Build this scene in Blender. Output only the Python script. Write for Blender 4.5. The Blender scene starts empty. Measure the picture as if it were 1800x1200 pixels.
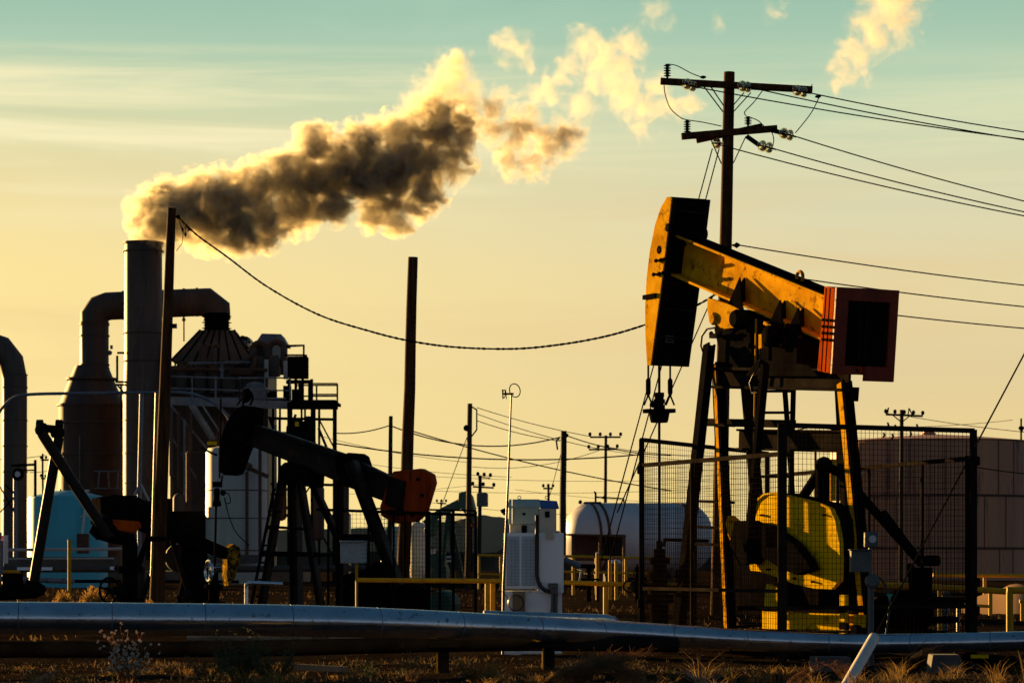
import bpy, bmesh, math, random
from mathutils import Vector, Matrix
R = math.radians
scene = bpy.context.scene
col = scene.collection
random.seed(11)
F = 5000.0          # focal length in pixels of an 1800 px wide frame
HY = 990.0          # image row of the horizon
CZ = 1.0            # camera height
SUN_AZ = 48.0       # sun stands to the left and behind the scene
SUN_EL = 8.0
SUN = Vector((-math.cos(R(SUN_AZ))*math.cos(R(SUN_EL)), math.sin(R(SUN_AZ))*math.cos(R(SUN_EL)), math.sin(R(SUN_EL))))

def P(px, py, Y): return Vector(((px-900)/F*Y, Y, CZ+(HY-py)/F*Y))
def G(px, Y, z=0.0): return Vector(((px-900)/F*Y, Y, z))

# ------------------------------------------------------------------ materials
def nd(nt, t, **k):
    n = nt.nodes.new(t)
    for a, b in k.items(): setattr(n, a, b)
    return n
def c4(c): return (c[0], c[1], c[2], 1.0)
MATS = {}
def M(name, c1, c2=None, rough=.6, metal=0.0, scale=3.0, streak=False, bump=.15, rust=None, rust_amt=.45, spec=.5, bscale=None):
    if name in MATS: return MATS[name]
    m = bpy.data.materials.new(name); m.use_nodes = True
    nt = m.node_tree; L = nt.links.new
    b = nt.nodes['Principled BSDF']
    tc = nd(nt, 'ShaderNodeTexCoord')
    mp = nd(nt, 'ShaderNodeMapping')
    L(tc.outputs['Object'], mp.inputs['Vector'])
    mp.inputs['Scale'].default_value = (1, 1, .12) if streak else (1, 1, 1)
    n1 = nd(nt, 'ShaderNodeTexNoise'); n1.inputs['Scale'].default_value = scale
    n1.inputs['Detail'].default_value = 6; n1.inputs['Roughness'].default_value = .65
    L(mp.outputs[0], n1.inputs['Vector'])
    r1 = nd(nt, 'ShaderNodeValToRGB')
    c2 = c2 or tuple(x*.55 for x in c1)
    r1.color_ramp.elements[0].position = .35; r1.color_ramp.elements[0].color = c4(c2)
    r1.color_ramp.elements[1].position = .65; r1.color_ramp.elements[1].color = c4(c1)
    L(n1.outputs[0], r1.inputs[0])
    out = r1.outputs[0]
    if rust:
        n2 = nd(nt, 'ShaderNodeTexNoise'); n2.inputs['Scale'].default_value = scale*2.3
        n2.inputs['Detail'].default_value = 8; n2.inputs['Roughness'].default_value = .75
        L(mp.outputs[0], n2.inputs['Vector'])
        r2 = nd(nt, 'ShaderNodeValToRGB')
        p = 1.0 - rust_amt
        r2.color_ramp.elements[0].position = max(0, p-.04); r2.color_ramp.elements[0].color = (0, 0, 0, 1)
        r2.color_ramp.elements[1].position = min(1, p+.06); r2.color_ramp.elements[1].color = (1, 1, 1, 1)
        L(n2.outputs[0], r2.inputs[0])
        mx = nd(nt, 'ShaderNodeMix', data_type='RGBA')
        L(r2.outputs[0], mx.inputs[0]); L(out, mx.inputs[6]); mx.inputs[7].default_value = c4(rust)
        out = mx.outputs[2]
    L(out, b.inputs['Base Color'])
    b.inputs['Metallic'].default_value = metal
    b.inputs['Specular IOR Level'].default_value = spec
    rr = nd(nt, 'ShaderNodeMapRange')
    rr.inputs[3].default_value = max(0.05, rough-.12); rr.inputs[4].default_value = min(1, rough+.12)
    L(n1.outputs[0], rr.inputs[0]); L(rr.outputs[0], b.inputs['Roughness'])
    if bump:
        n3 = nd(nt, 'ShaderNodeTexNoise'); n3.inputs['Scale'].default_value = bscale or scale*8
        n3.inputs['Detail'].default_value = 5
        L(tc.outputs['Object'], n3.inputs['Vector'])
        bp = nd(nt, 'ShaderNodeBump'); bp.inputs['Strength'].default_value = bump; bp.inputs['Distance'].default_value = .02
        L(n3.outputs[0], bp.inputs['Height']); L(bp.outputs[0], b.inputs['Normal'])
    MATS[name] = m
    return m

RUST = (.075, .028, .012)
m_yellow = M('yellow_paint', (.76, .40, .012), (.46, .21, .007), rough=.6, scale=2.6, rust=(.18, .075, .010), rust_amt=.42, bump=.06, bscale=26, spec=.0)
m_guard = M('guard_yellow', (.88, .54, .008), (.74, .43, .006), rough=.6, scale=1.8, rust=(.36, .19, .012), rust_amt=.40, bump=.04, bscale=20, spec=.0)
m_dark = M('dark_steel', (.022, .018, .015), (.010, .008, .007), rough=.6, scale=3, rust=(.05, .024, .010), rust_amt=.36, bump=.15, spec=0)
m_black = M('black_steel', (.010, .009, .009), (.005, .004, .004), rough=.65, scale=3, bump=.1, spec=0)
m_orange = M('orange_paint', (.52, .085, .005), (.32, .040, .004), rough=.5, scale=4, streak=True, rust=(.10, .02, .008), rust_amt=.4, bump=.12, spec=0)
m_orange_shade = M('shaded_orange_paint', (.28, .030, .003), (.15, .015, .002), rough=.6, scale=4, streak=True, rust=(.04, .012, .006), rust_amt=.4, spec=.3)  # darker copy of the orange, painting the weight's end face as shaded
m_weight = M('red_weight_paint', (.40, .048, .004), (.22, .024, .003), rough=.6, scale=4, streak=True, rust=(.05, .014, .006), rust_amt=.4, spec=.05)
m_wood = M('weathered_wood', (.11, .046, .016), (.035, .014, .006), rough=.8, scale=9, streak=True, bump=.3, bscale=60, spec=.03)
m_mid = M('worn_dark_steel', (.034, .024, .017), (.014, .010, .008), rough=.5, scale=2, rust=(.06, .028, .012), rust_amt=.42, bump=.1, spec=.07)
m_riser = M('riser_pipe', (.42, .22, .07), (.25, .12, .04), rough=.5)
m_woodfar = M('far_wood', (.040, .026, .020), (.02, .013, .010), rough=.9, scale=6, streak=True, bump=0, spec=.2)
m_stack = M('stack_steel', (.085, .056, .040), (.026, .015, .010), rough=.55, metal=0, scale=1.2, streak=True, rust=(.045, .020, .012), rust_amt=.47, bump=.1)
m_tower = M('tower_steel', (.050, .026, .016), (.022, .012, .009), rough=.6, metal=0, scale=.9, streak=True, rust=(.09, .035, .014), rust_amt=.42, bump=.1)
m_plant = M('plant_steel', (.060, .040, .030), (.022, .016, .012), rough=.7, scale=.8, streak=True, rust=(.06, .028, .015), rust_amt=.4)
m_steelb = M('blue_grey_steel', (.16, .19, .22), (.09, .10, .12), rough=.55, metal=.2, scale=1.5, rust=(.05, .03, .02), rust_amt=.4)
m_white = M('dirty_white_paint', (.42, .40, .37), (.30, .27, .24), rough=.6, scale=.7, streak=True, rust=(.14, .07, .035), rust_amt=.30)
m_white2 = M('tank_white_paint', (.62, .60, .60), (.46, .43, .42), rough=.45, scale=.6, streak=True, rust=(.20, .11, .06), rust_amt=.28)
m_teal = M('teal_plastic', (.05, .42, .50), (.035, .33, .42), rough=.5, scale=.5, streak=True, bump=.03)
m_tank = M('brown_tank_paint', (.52, .215, .100), (.34, .13, .062), rough=.55, scale=.5, streak=True, rust=(.12, .042, .018), rust_amt=.40)
m_rustp = M('rusty_pipe', (.10, .040, .016), (.05, .02, .010), rough=.8, scale=5)
m_cab = M('cabinet_white', (.82, .87, .92), (.74, .79, .84), rough=.4, scale=1.5, streak=True, bump=.03, rust=(.40, .36, .30), rust_amt=.26)
m_cabg = M('cabinet_green', (.40, .50, .42), (.33, .42, .35), rough=.5, scale=2, streak=True, bump=.05)
m_cabc = M('cabinet_cream', (.55, .50, .38), (.45, .40, .30), rough=.5, scale=2, streak=True)
m_cabb = M('cabinet_blue', (.02, .10, .35), (.015, .07, .25), rough=.5, scale=2)
m_tan = M('cardboard_tan', (.30, .20, .11), (.24, .16, .09), rough=.8)
m_rail = M('rail_yellow', (.58, .32, .010), (.42, .21, .008), rough=.5, scale=4, rust=(.12, .05, .015), rust_amt=.36, bump=.1, spec=.1)
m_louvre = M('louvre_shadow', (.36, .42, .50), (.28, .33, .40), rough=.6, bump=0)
m_wire = M('wire_black', (.012, .010, .010), rough=.6, bump=0, spec=.0)
m_mesh = M('mesh_wire', (.012, .008, .006), rough=.6, bump=0, spec=0)
m_rubber = M('rubber_hose', (.012, .012, .013), rough=.45, bump=0)
m_grey = M('grey_box', (.075, .085, .085), (.045, .05, .05), rough=.5, scale=6, rust=(.05, .04, .03), rust_amt=.36)
m_plate = M('pale_panel', (.42, .45, .42), (.30, .32, .30), rough=.6, scale=6, rust=(.12, .11, .09), rust_amt=.4)
m_conc = M('concrete', (.09, .08, .07), (.05, .045, .04), rough=.9, scale=3)
m_pvc = M('pale_plastic', (.62, .58, .50), (.5, .46, .40), rough=.5, scale=5, bump=.05)
m_green = M('green_paint', (.06, .14, .085), (.035, .08, .05), rough=.6, scale=2)
m_greenp = M('sign_teal', (.03, .35, .22), rough=.6)
m_red = M('red_paint', (.45, .02, .012), rough=.6)
m_signw = M('sign_white', (.75, .75, .75), (.65, .65, .65), rough=.6, bump=0)
m_glassw = M('gauge_face', (.6, .6, .6), (.4, .4, .4), rough=.2, bump=0)
m_silver = M('silver_pipe', (.55, .60, .66), (.45, .5, .55), rough=.25, metal=.9, bump=.05)
m_brick = M('far_brown', (.10, .06, .04), (.07, .04, .03), rough=.9)
m_scrub = M('far_scrub', (.05, .045, .025), (.03, .028, .015), rough=1, bump=0)

def jacket_mat():     # rolled aluminium insulation jacket, seams every ~0.9 m
    m = M('aluminium_jacket', (.42, .49, .55), (.30, .36, .41), rough=.22, metal=.92, scale=2.5, bump=.12, bscale=9)
    nt = m.node_tree; L = nt.links.new
    b = nt.nodes['Principled BSDF']
    src = b.inputs['Base Color'].links[0].from_socket
    tc = nd(nt, 'ShaderNodeTexCoord'); sp = nd(nt, 'ShaderNodeSeparateXYZ')
    L(tc.outputs['Object'], sp.inputs[0])
    n = nd(nt, 'ShaderNodeTexNoise'); n.inputs['Scale'].default_value = 18; n.inputs['Detail'].default_value = 8
    L(tc.outputs['Object'], n.inputs['Vector'])
    rp = nd(nt, 'ShaderNodeValToRGB'); rp.color_ramp.elements[0].position = .60; rp.color_ramp.elements[1].position = .72
    L(n.outputs[0], rp.inputs[0])
    mx = nd(nt, 'ShaderNodeMix', data_type='RGBA')
    L(rp.outputs[0], mx.inputs[0]); L(src, mx.inputs[6]); mx.inputs[7].default_value = (.14, .13, .12, 1)
    L(mx.outputs[2], b.inputs['Base Color'])
    return m
m_jacket = jacket_mat()

def glass_mat():
    m = bpy.data.materials.new('insulator_glass'); m.use_nodes = True
    b = m.node_tree.nodes['Principled BSDF']
    b.inputs['Base Color'].default_value = (1, .86, .55, 1); b.inputs['Roughness'].default_value = .03
    b.inputs['Transmission Weight'].default_value = 1; b.inputs['IOR'].default_value = 1.5
    return m
m_glass = glass_mat()

def leaf_mat(name, a, b_, trans=.35):
    m = M(name, a, b_, rough=.8, scale=7, bump=0, spec=.2)
    nt = m.node_tree; L = nt.links.new
    pb = nt.nodes['Principled BSDF']; out = nt.nodes['Material Output']
    tr = nd(nt, 'ShaderNodeBsdfTranslucent'); mx = nd(nt, 'ShaderNodeMixShader'); mx.inputs[0].default_value = trans
    L(pb.inputs['Base Color'].links[0].from_socket, tr.inputs[0])
    L(pb.outputs[0], mx.inputs[1]); L(tr.outputs[0], mx.inputs[2]); L(mx.outputs[0], out.inputs[0])
    return m
m_dry = leaf_mat('dry_stalk', (.42, .25, .11), (.20, .11, .05), .5)
m_weed = leaf_mat('weed_leaf', (.10, .115, .05), (.05, .056, .026))
m_grass = leaf_mat('dull_grass', (.060, .055, .026), (.025, .024, .012))
m_gold = leaf_mat('golden_brush', (.36, .22, .055), (.16, .09, .028), .45)
m_litter = leaf_mat('ground_litter', (.15, .095, .048), (.03, .021, .013))
m_seed = leaf_mat('seed_head', (.70, .60, .50), (.5, .4, .3))

# ------------------------------------------------------------------ mesh builder
ORG = {}
SPLIT = set('stand flange bracket_post bridle_cable seam_ring downpipe rail_post band bolt guard_bolt column leg_rung conduit weld_band ring_seam cross_brace burner_drum cyclone_drum saddle_support recess_rib weight_joint stiffener paper_label brace handrail base_plinth rubber machine_body hole_cover arm_brace hood_pipe steam_pipe valve_wheel jumper_wire pipe small_roof insulator clutter edge_fin_ line_clamp cross_beam platform_beam deck cable_clamp pump_group board arm bearing_cap vent swivel_elbow crank_weight skid_clamp skid_machinery leg post drip_loop grease_hose grease_fitting cover roof_vent lifting_bail'.split())
class MB:
    def __init__(s): s.bm = bmesh.new()
    def face(s, pts):
        try: return s.bm.faces.new([s.bm.verts.new(p) for p in pts])
        except ValueError: return None
    def prism(s, pts, vec):
        pts = [Vector(p) for p in pts]; vec = Vector(vec)
        a = [s.bm.verts.new(p) for p in pts]; b = [s.bm.verts.new(p+vec) for p in pts]
        n = len(pts)
        s.bm.faces.new(a); s.bm.faces.new(b[::-1])
        for i in range(n): s.bm.faces.new([a[i], b[i], b[(i+1) % n], a[(i+1) % n]][::-1])
        return s
    def bar(s, p, q, w, h=None, side=None):
        p = Vector(p); q = Vector(q); h = w if h is None else h
        d = (q-p)
        if d.length < 1e-6: return s
        d.normalize()
        if side is None:
            side = d.cross(Vector((0, 0, 1)))
            if side.length < .1: side = Vector((1, 0, 0))
        side = Vector(side); side = (side - d*side.dot(d)).normalized()
        up = side.cross(d)
        o = [(-w/2, -h/2), (w/2, -h/2), (w/2, h/2), (-w/2, h/2)]
        s.prism([p+side*a+up*b for a, b in o], q-p)
        return s
    def ibeam(s, p, q, w, h, side, t=.02):
        p = Vector(p); q = Vector(q); d = (q-p).normalized()
        side = Vector(side); side = (side-d*side.dot(d)).normalized(); up = side.cross(d)
        s.bar(p+up*(h/2-t/2), q+up*(h/2-t/2), w, t, side)
        s.bar(p-up*(h/2-t/2), q-up*(h/2-t/2), w, t, side)
        s.bar(p, q, t, h-2*t, side)
        return s
    def box(s, c, sx, sy, sz, ax=None):
        c = Vector(c); X, Y_, Z = ax or (Vector((1, 0, 0)), Vector((0, 1, 0)), Vector((0, 0, 1)))
        b = c - X*sx/2 - Y_*sy/2 - Z*sz/2
        s.prism([b, b+X*sx, b+X*sx+Y_*sy, b+Y_*sy], Z*sz)
        return s
    def tube(s, path, r, n=8, cap=True):
        path = [Vector(p) for p in path]; k = len(path)
        rs = r if isinstance(r, (list, tuple)) else [r]*k
        rings = []; prev = None
        for i, p in enumerate(path):
            if i == 0: d = path[1]-p
            elif i == k-1: d = p-path[i-1]
            else: d = (path[i+1]-p).normalized()+(p-path[i-1]).normalized()
            if d.length < 1e-9: d = Vector((0, 0, 1))
            d.normalize()
            if prev is None:
                a = d.cross(Vector((0, 0, 1)))
                if a.length < .05: a = d.cross(Vector((0, 1, 0)))
            else: a = prev - d*prev.dot(d)
            a.normalize(); prev = a; b = d.cross(a)
            m = 1.0
            if 0 < i < k-1:
                ca = (path[i+1]-p).normalized().dot((p-path[i-1]).normalized())
                m = 1/max(.5, math.sqrt(max(0, (1+ca)/2)))
            rings.append([s.bm.verts.new(p+(a*math.cos(t)+b*math.sin(t))*rs[i]*(m if m < 1.2 else m*.98)) for t in [2*math.pi*j/n for j in range(n)]])
        for i in range(k-1):
            for j in range(n):
                s.bm.faces.new([rings[i][j], rings[i][(j+1) % n], rings[i+1][(j+1) % n], rings[i+1][j]])
        if cap: s.bm.faces.new(rings[0][::-1]); s.bm.faces.new(rings[-1])
        return s
    def lathe(s, c, prof, n=24, axis=None, cap=True):
        c = Vector(c); ax = Vector(axis).normalized() if axis else Vector((0, 0, 1))
        a = ax.cross(Vector((0, 1, 0)));
        if a.length < .05: a = ax.cross(Vector((1, 0, 0)))
        a.normalize(); b = ax.cross(a)
        rings = [[s.bm.verts.new(c+ax*z+(a*math.cos(2*math.pi*j/n)+b*math.sin(2*math.pi*j/n))*max(r, .0005)) for j in range(n)] for r, z in prof]
        for i in range(len(prof)-1):
            for j in range(n):
                s.bm.faces.new([rings[i][j], rings[i][(j+1) % n], rings[i+1][(j+1) % n], rings[i+1][j]])
        if cap: s.bm.faces.new(rings[0][::-1]); s.bm.faces.new(rings[-1])
        return s
    def ball(s, c, r, sub=2, sc=(1, 1, 1)):
        bmesh.ops.create_icosphere(s.bm, subdivisions=sub, radius=r, matrix=Matrix.Translation(c) @ Matrix.Diagonal((*sc, 1)))
        return s
    def ring(s, c, R_, r, ax, n=20, k=6, a0=0, a1=2*math.pi):
        ax = Vector(ax).normalized(); a = ax.cross(Vector((0, 0, 1)))
        if a.length < .05: a = Vector((1, 0, 0))
        a.normalize(); b = a.cross(ax)
        s.tube([Vector(c)+(a*math.cos(a0+(a1-a0)*i/n)+b*math.sin(a0+(a1-a0)*i/n))*R_ for i in range(n+1)], r, k)
        return s
    def pieces(s):
        bm = s.bm; bm.verts.index_update(); seen = set(); comps = []
        for v in bm.verts:
            if v in seen: continue
            st = [v]; seen.add(v); c = []
            while st:
                u = st.pop(); c.append(u)
                for e in u.link_edges:
                    w = e.other_vert(u)
                    if w not in seen: seen.add(w); st.append(w)
            lo = [min(x.co[i] for x in c) for i in range(3)]; hi = [max(x.co[i] for x in c) for i in range(3)]
            comps.append([c, lo, hi])
        merged = True
        while merged:
            merged = False
            for i in range(len(comps)):
                for j in range(i+1, len(comps)):
                    a, b = comps[i], comps[j]
                    if all(a[1][k] <= b[2][k]+.01 and b[1][k] <= a[2][k]+.01 for k in range(3)):
                        a[0] += b[0]; a[1] = [min(a[1][k], b[1][k]) for k in range(3)]; a[2] = [max(a[2][k], b[2][k]) for k in range(3)]
                        comps.pop(j); merged = True; break
                if merged: break
        return [c[0] for c in comps]
    def build(s, name, mat, parent=None, smooth=True, bevel=0.0, org=None, recalc=True):
        bm = s.bm
        if parent is not None and name in SPLIT:
            ps = s.pieces()
            if 1 < len(ps) <= 40:
                res = None
                for c in ps:
                    idx = {}; m2 = MB()
                    for v in c: idx[v] = m2.bm.verts.new(v.co)
                    for f in {f for v in c for f in v.link_faces}:
                        m2.bm.faces.new([idx[v] for v in f.verts])
                    o = m2._build(name, mat, parent, smooth, bevel, org, recalc); res = res or o
                bm.free(); return res
        return s._build(name, mat, parent, smooth, bevel, org, recalc)
    def _build(s, name, mat, parent=None, smooth=True, bevel=0.0, org=None, recalc=True):
        bm = s.bm
        if recalc: bmesh.ops.recalc_face_normals(bm, faces=bm.faces[:])
        if parent is not None: o0 = ORG[parent.name]
        elif org is not None: o0 = Vector(org)
        else:
            vs = [v.co for v in bm.verts]
            o0 = Vector(((min(v.x for v in vs)+max(v.x for v in vs))/2, (min(v.y for v in vs)+max(v.y for v in vs))/2, min(v.z for v in vs)))
        bmesh.ops.translate(bm, vec=-o0, verts=bm.verts[:])
        me = bpy.data.meshes.new(name); bm.to_mesh(me); bm.free()
        if smooth:
            me.polygons.foreach_set('use_smooth', [True]*len(me.polygons))
            me.set_sharp_from_angle(angle=R(38))
        me.materials.append(mat)
        o = bpy.data.objects.new(name, me); col.objects.link(o)
        ORG[o.name] = o0.copy()
        if parent is not None: o.parent = parent
        else: o.location = o0
        if bevel:
            b = o.modifiers.new('bevel', 'BEVEL'); b.width = bevel; b.segments = 2; b.limit_method = 'ANGLE'; b.angle_limit = R(50)
        return o

def tag(o, label, cat, group=None, kind=None):
    o['label'] = label; o['category'] = cat
    if group: o['group'] = group
    if kind: o['kind'] = kind
    return o
def thing(name, loc, label, cat, group=None):
    o = bpy.data.objects.new(name, None); o.empty_display_size = .2; col.objects.link(o)
    o.location = Vector(loc); ORG[o.name] = Vector(loc)
    return tag(o, label, cat, group)
def structure(o): o['kind'] = 'structure'; return o
def arc(c, r, a0, a1, n, ex, ey):
    return [Vector(c)+Vector(ex)*math.cos(a0+(a1-a0)*i/n)*r+Vector(ey)*math.sin(a0+(a1-a0)*i/n)*r for i in range(n+1)]
XV = Vector((1, 0, 0)); YV = Vector((0, 1, 0)); ZV = Vector((0, 0, 1))

class Frame:      # a machine standing at c, its long axis turned by th degrees
    def __init__(s, px, Y, th):
        s.cx = (px-900)/F*Y; s.cy = Y
        s.U = Vector((math.cos(R(th)), -math.sin(R(th)), 0)); s.V = Vector((math.sin(R(th)), math.cos(R(th)), 0))
    def pt(s, u, v, z): return Vector((s.cx, s.cy, 0))+s.U*u+s.V*v+Vector((0, 0, z))
    def side(s, px, py, v):
        k = (px-900)/F
        u = (k*(s.cy+v*s.V.y)-s.cx-v*s.V.x)/(s.U.x-k*s.U.y)
        y = s.cy+u*s.U.y+v*s.V.y
        return s.pt(u, v, CZ+(HY-py)/F*y)
    def end(s, px, py, u):
        k = (px-900)/F
        v = (k*(s.cy+u*s.U.y)-s.cx-u*s.U.x)/(s.V.x-k*s.V.y)
        y = s.cy+u*s.U.y+v*s.V.y
        return s.pt(u, v, CZ+(HY-py)/F*y)
    def uof(s, p): return (Vector(p)-Vector((s.cx, s.cy, 0))).dot(s.U)
STEP = 0.6
# ------------------------------------------------------------------ camera, sun, sky
cam = bpy.data.cameras.new('camera'); co = bpy.data.objects.new('camera', cam); col.objects.link(co)
co.location = (0, 0, CZ); co.rotation_euler = (R(90), 0, 0)
cam.lens = 100; cam.sensor_width = 36; cam.sensor_fit = 'HORIZONTAL'; cam.shift_y = (HY-600)/1800
cam.clip_start = .5; cam.clip_end = 12000
cam.dof.use_dof = True; cam.dof.focus_distance = 32.0; cam.dof.aperture_fstop = 9.0
scene.camera = co
sl = bpy.data.lights.new('sun', 'SUN'); sl.energy = 15.0; sl.angle = R(.5); sl.color = (1.0, .585, .19)
so = bpy.data.objects.new('sun', sl); col.objects.link(so)
so.rotation_euler = SUN.to_track_quat('Z', 'Y').to_euler()
scene.view_settings.view_transform = 'Standard'; scene.view_settings.look = 'None'; scene.view_settings.exposure = 0

def make_world():
    w = bpy.data.worlds.new('World'); scene.world = w; w.use_nodes = True
    nt = w.node_tree; L = nt.links.new
    for n in list(nt.nodes): nt.nodes.remove(n)
    out = nd(nt, 'ShaderNodeOutputWorld'); bg = nd(nt, 'ShaderNodeBackground')
    tc = nd(nt, 'ShaderNodeTexCoord'); V = tc.outputs['Generated']
    sep = nd(nt, 'ShaderNodeSeparateXYZ'); L(V, sep.inputs[0])
    def mathn(op, a, b=None, clamp=False):
        n = nd(nt, 'ShaderNodeMath', operation=op); n.use_clamp = clamp
        for i, x in enumerate((a, b)):
            if x is None: continue
            if isinstance(x, (int, float)): n.inputs[i].default_value = x
            else: L(x, n.inputs[i])
        return n.outputs[0]
    def ramp(fac, stops):
        r = nd(nt, 'ShaderNodeValToRGB'); e = r.color_ramp.elements
        while len(e) < len(stops): e.new(.5)
        for k, (p, c) in enumerate(stops): e[k].position = p; e[k].color = c4(c)
        L(fac, r.inputs[0]); return r.outputs[0]
    def mix(f, a, b, t='MIX'):
        n = nd(nt, 'ShaderNodeMix', data_type='RGBA', blend_type=t)
        if isinstance(f, (int, float)): n.inputs[0].default_value = f
        else: L(f, n.inputs[0])
        for i, x in ((6, a), (7, b)):
            if isinstance(x, tuple): n.inputs[i].default_value = c4(x)
            else: L(x, n.inputs[i])
        return n.outputs[2]
    el = sep.outputs[2]
    # towards the sun: orange at the horizon, pale gold, then blue-green
    warm = ramp(el, [(0, (.97, .69, .25)), (.018, (.91, .67, .25)), (.038, (.84, .64, .285)), (.068, (.76, .61, .325)), (.094, (.79, .66, .36)), (.118, (.73, .67, .42)), (.138, (.65, .66, .43)),
                     (.160, (.53, .65, .44)), (.178, (.41, .59, .43)), (.200, (.31, .52, .41)), (.26, (.15, .28, .27)), (.38, (.06, .13, .17)), (.6, (.035, .09, .14)), (1, (.025, .07, .13))])
    cool = ramp(el, [(0, (.36, .39, .46)), (.12, (.30, .34, .43)), (.24, (.07, .12, .18)), (.5, (.035, .08, .13)), (1, (.025, .07, .13))])
    dt = nd(nt, 'ShaderNodeVectorMath', operation='DOT_PRODUCT'); L(V, dt.inputs[0])
    h = Vector((SUN.x, SUN.y, 0)).normalized(); dt.inputs[1].default_value = h
    d = dt.outputs['Value']
    t = nd(nt, 'ShaderNodeMapRange', interpolation_type='SMOOTHSTEP'); t.inputs[1].default_value = .40; t.inputs[2].default_value = .86
    dv = nd(nt, 'ShaderNodeVectorMath', operation='DOT_PRODUCT'); L(V, dv.inputs[0]); dv.inputs[1].default_value = Vector((-.32, .95, 0)).normalized()
    L(dv.outputs['Value'], t.inputs[0])
    base = mix(t.outputs[0], cool, warm)
    # brighter and more golden on the sun's side
    gl = mathn('MULTIPLY', mathn('SUBTRACT', d, .66), 4.0, True)
    lowm = nd(nt, 'ShaderNodeMapRange'); L(el, lowm.inputs[0]); lowm.inputs[1].default_value = .18; lowm.inputs[2].default_value = .10
    glf = mathn('MULTIPLY', mathn('MULTIPLY', gl, lowm.outputs[0]), t.outputs[0])
    base = mix(mathn('MULTIPLY', glf, 1.2, True), base, (1.0, .78, .32))
    # thin stretched cloud
    def cloud(scale, stops, lo, hi, tilt):
        mp = nd(nt, 'ShaderNodeMapping'); L(V, mp.inputs['Vector'])
        mp.inputs['Rotation'].default_value = (0, tilt, 0); mp.inputs['Scale'].default_value = scale
        n = nd(nt, 'ShaderNodeTexNoise'); n.inputs['Scale'].default_value = 1; n.inputs['Detail'].default_value = 7
        n.inputs['Roughness'].default_value = .55; n.inputs['Distortion'].default_value = .6
        L(mp.outputs[0], n.inputs['Vector'])
        r = nd(nt, 'ShaderNodeMapRange', interpolation_type='SMOOTHSTEP'); L(n.outputs[0], r.inputs[0]); r.inputs[1].default_value = stops[0]; r.inputs[2].default_value = stops[1]
        g = ramp(el, [(0, (0, 0, 0)), (lo, (.0, .0, .0)), (lo+(hi-lo)*.55, (1, 1, 1)), (lo+(hi-lo)*.82, (.9, .9, .9)), (hi, (0, 0, 0))])
        return mathn('MULTIPLY', mathn('MULTIPLY', r.outputs[0], g), mathn('MULTIPLY', t.outputs[0], .8))
    c1 = cloud((4.2, 4.2, 75), (.36, .64), .112, .180, R(2.6))
    lf = nd(nt, 'ShaderNodeMapRange', interpolation_type='SMOOTHSTEP'); L(d, lf.inputs[0]); lf.inputs[1].default_value = .66; lf.inputs[2].default_value = .81; lf.inputs[3].default_value = .38
    base = mix(mathn('MULTIPLY', mathn('MULTIPLY', c1, 1.2, True), lf.outputs[0]), base, (.96, .86, .52))
    c2 = cloud((3, 3, 40), (.45, .8), .03, .14, R(-1.0))
    base = mix(mathn('MULTIPLY', c2, .8), base, (.80, .56, .27))
    c3 = cloud((7, 7, 30), (.5, .8), .14, .26, R(3))
    base = mix(mathn('MULTIPLY', c3, .35), base, (.62, .78, .58))
    sky = nd(nt, 'ShaderNodeTexSky', sky_type='NISHITA'); sky.sun_disc = False
    sky.sun_elevation = R(SUN_EL); sky.sun_rotation = math.atan2(SUN.x, SUN.y)
    base = mix(.0015, base, sky.outputs[0], 'ADD')
    L(base, bg.inputs['Color']); bg.inputs['Strength'].default_value = 1.0
    L(bg.outputs[0], out.inputs[0])
make_world()

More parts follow.
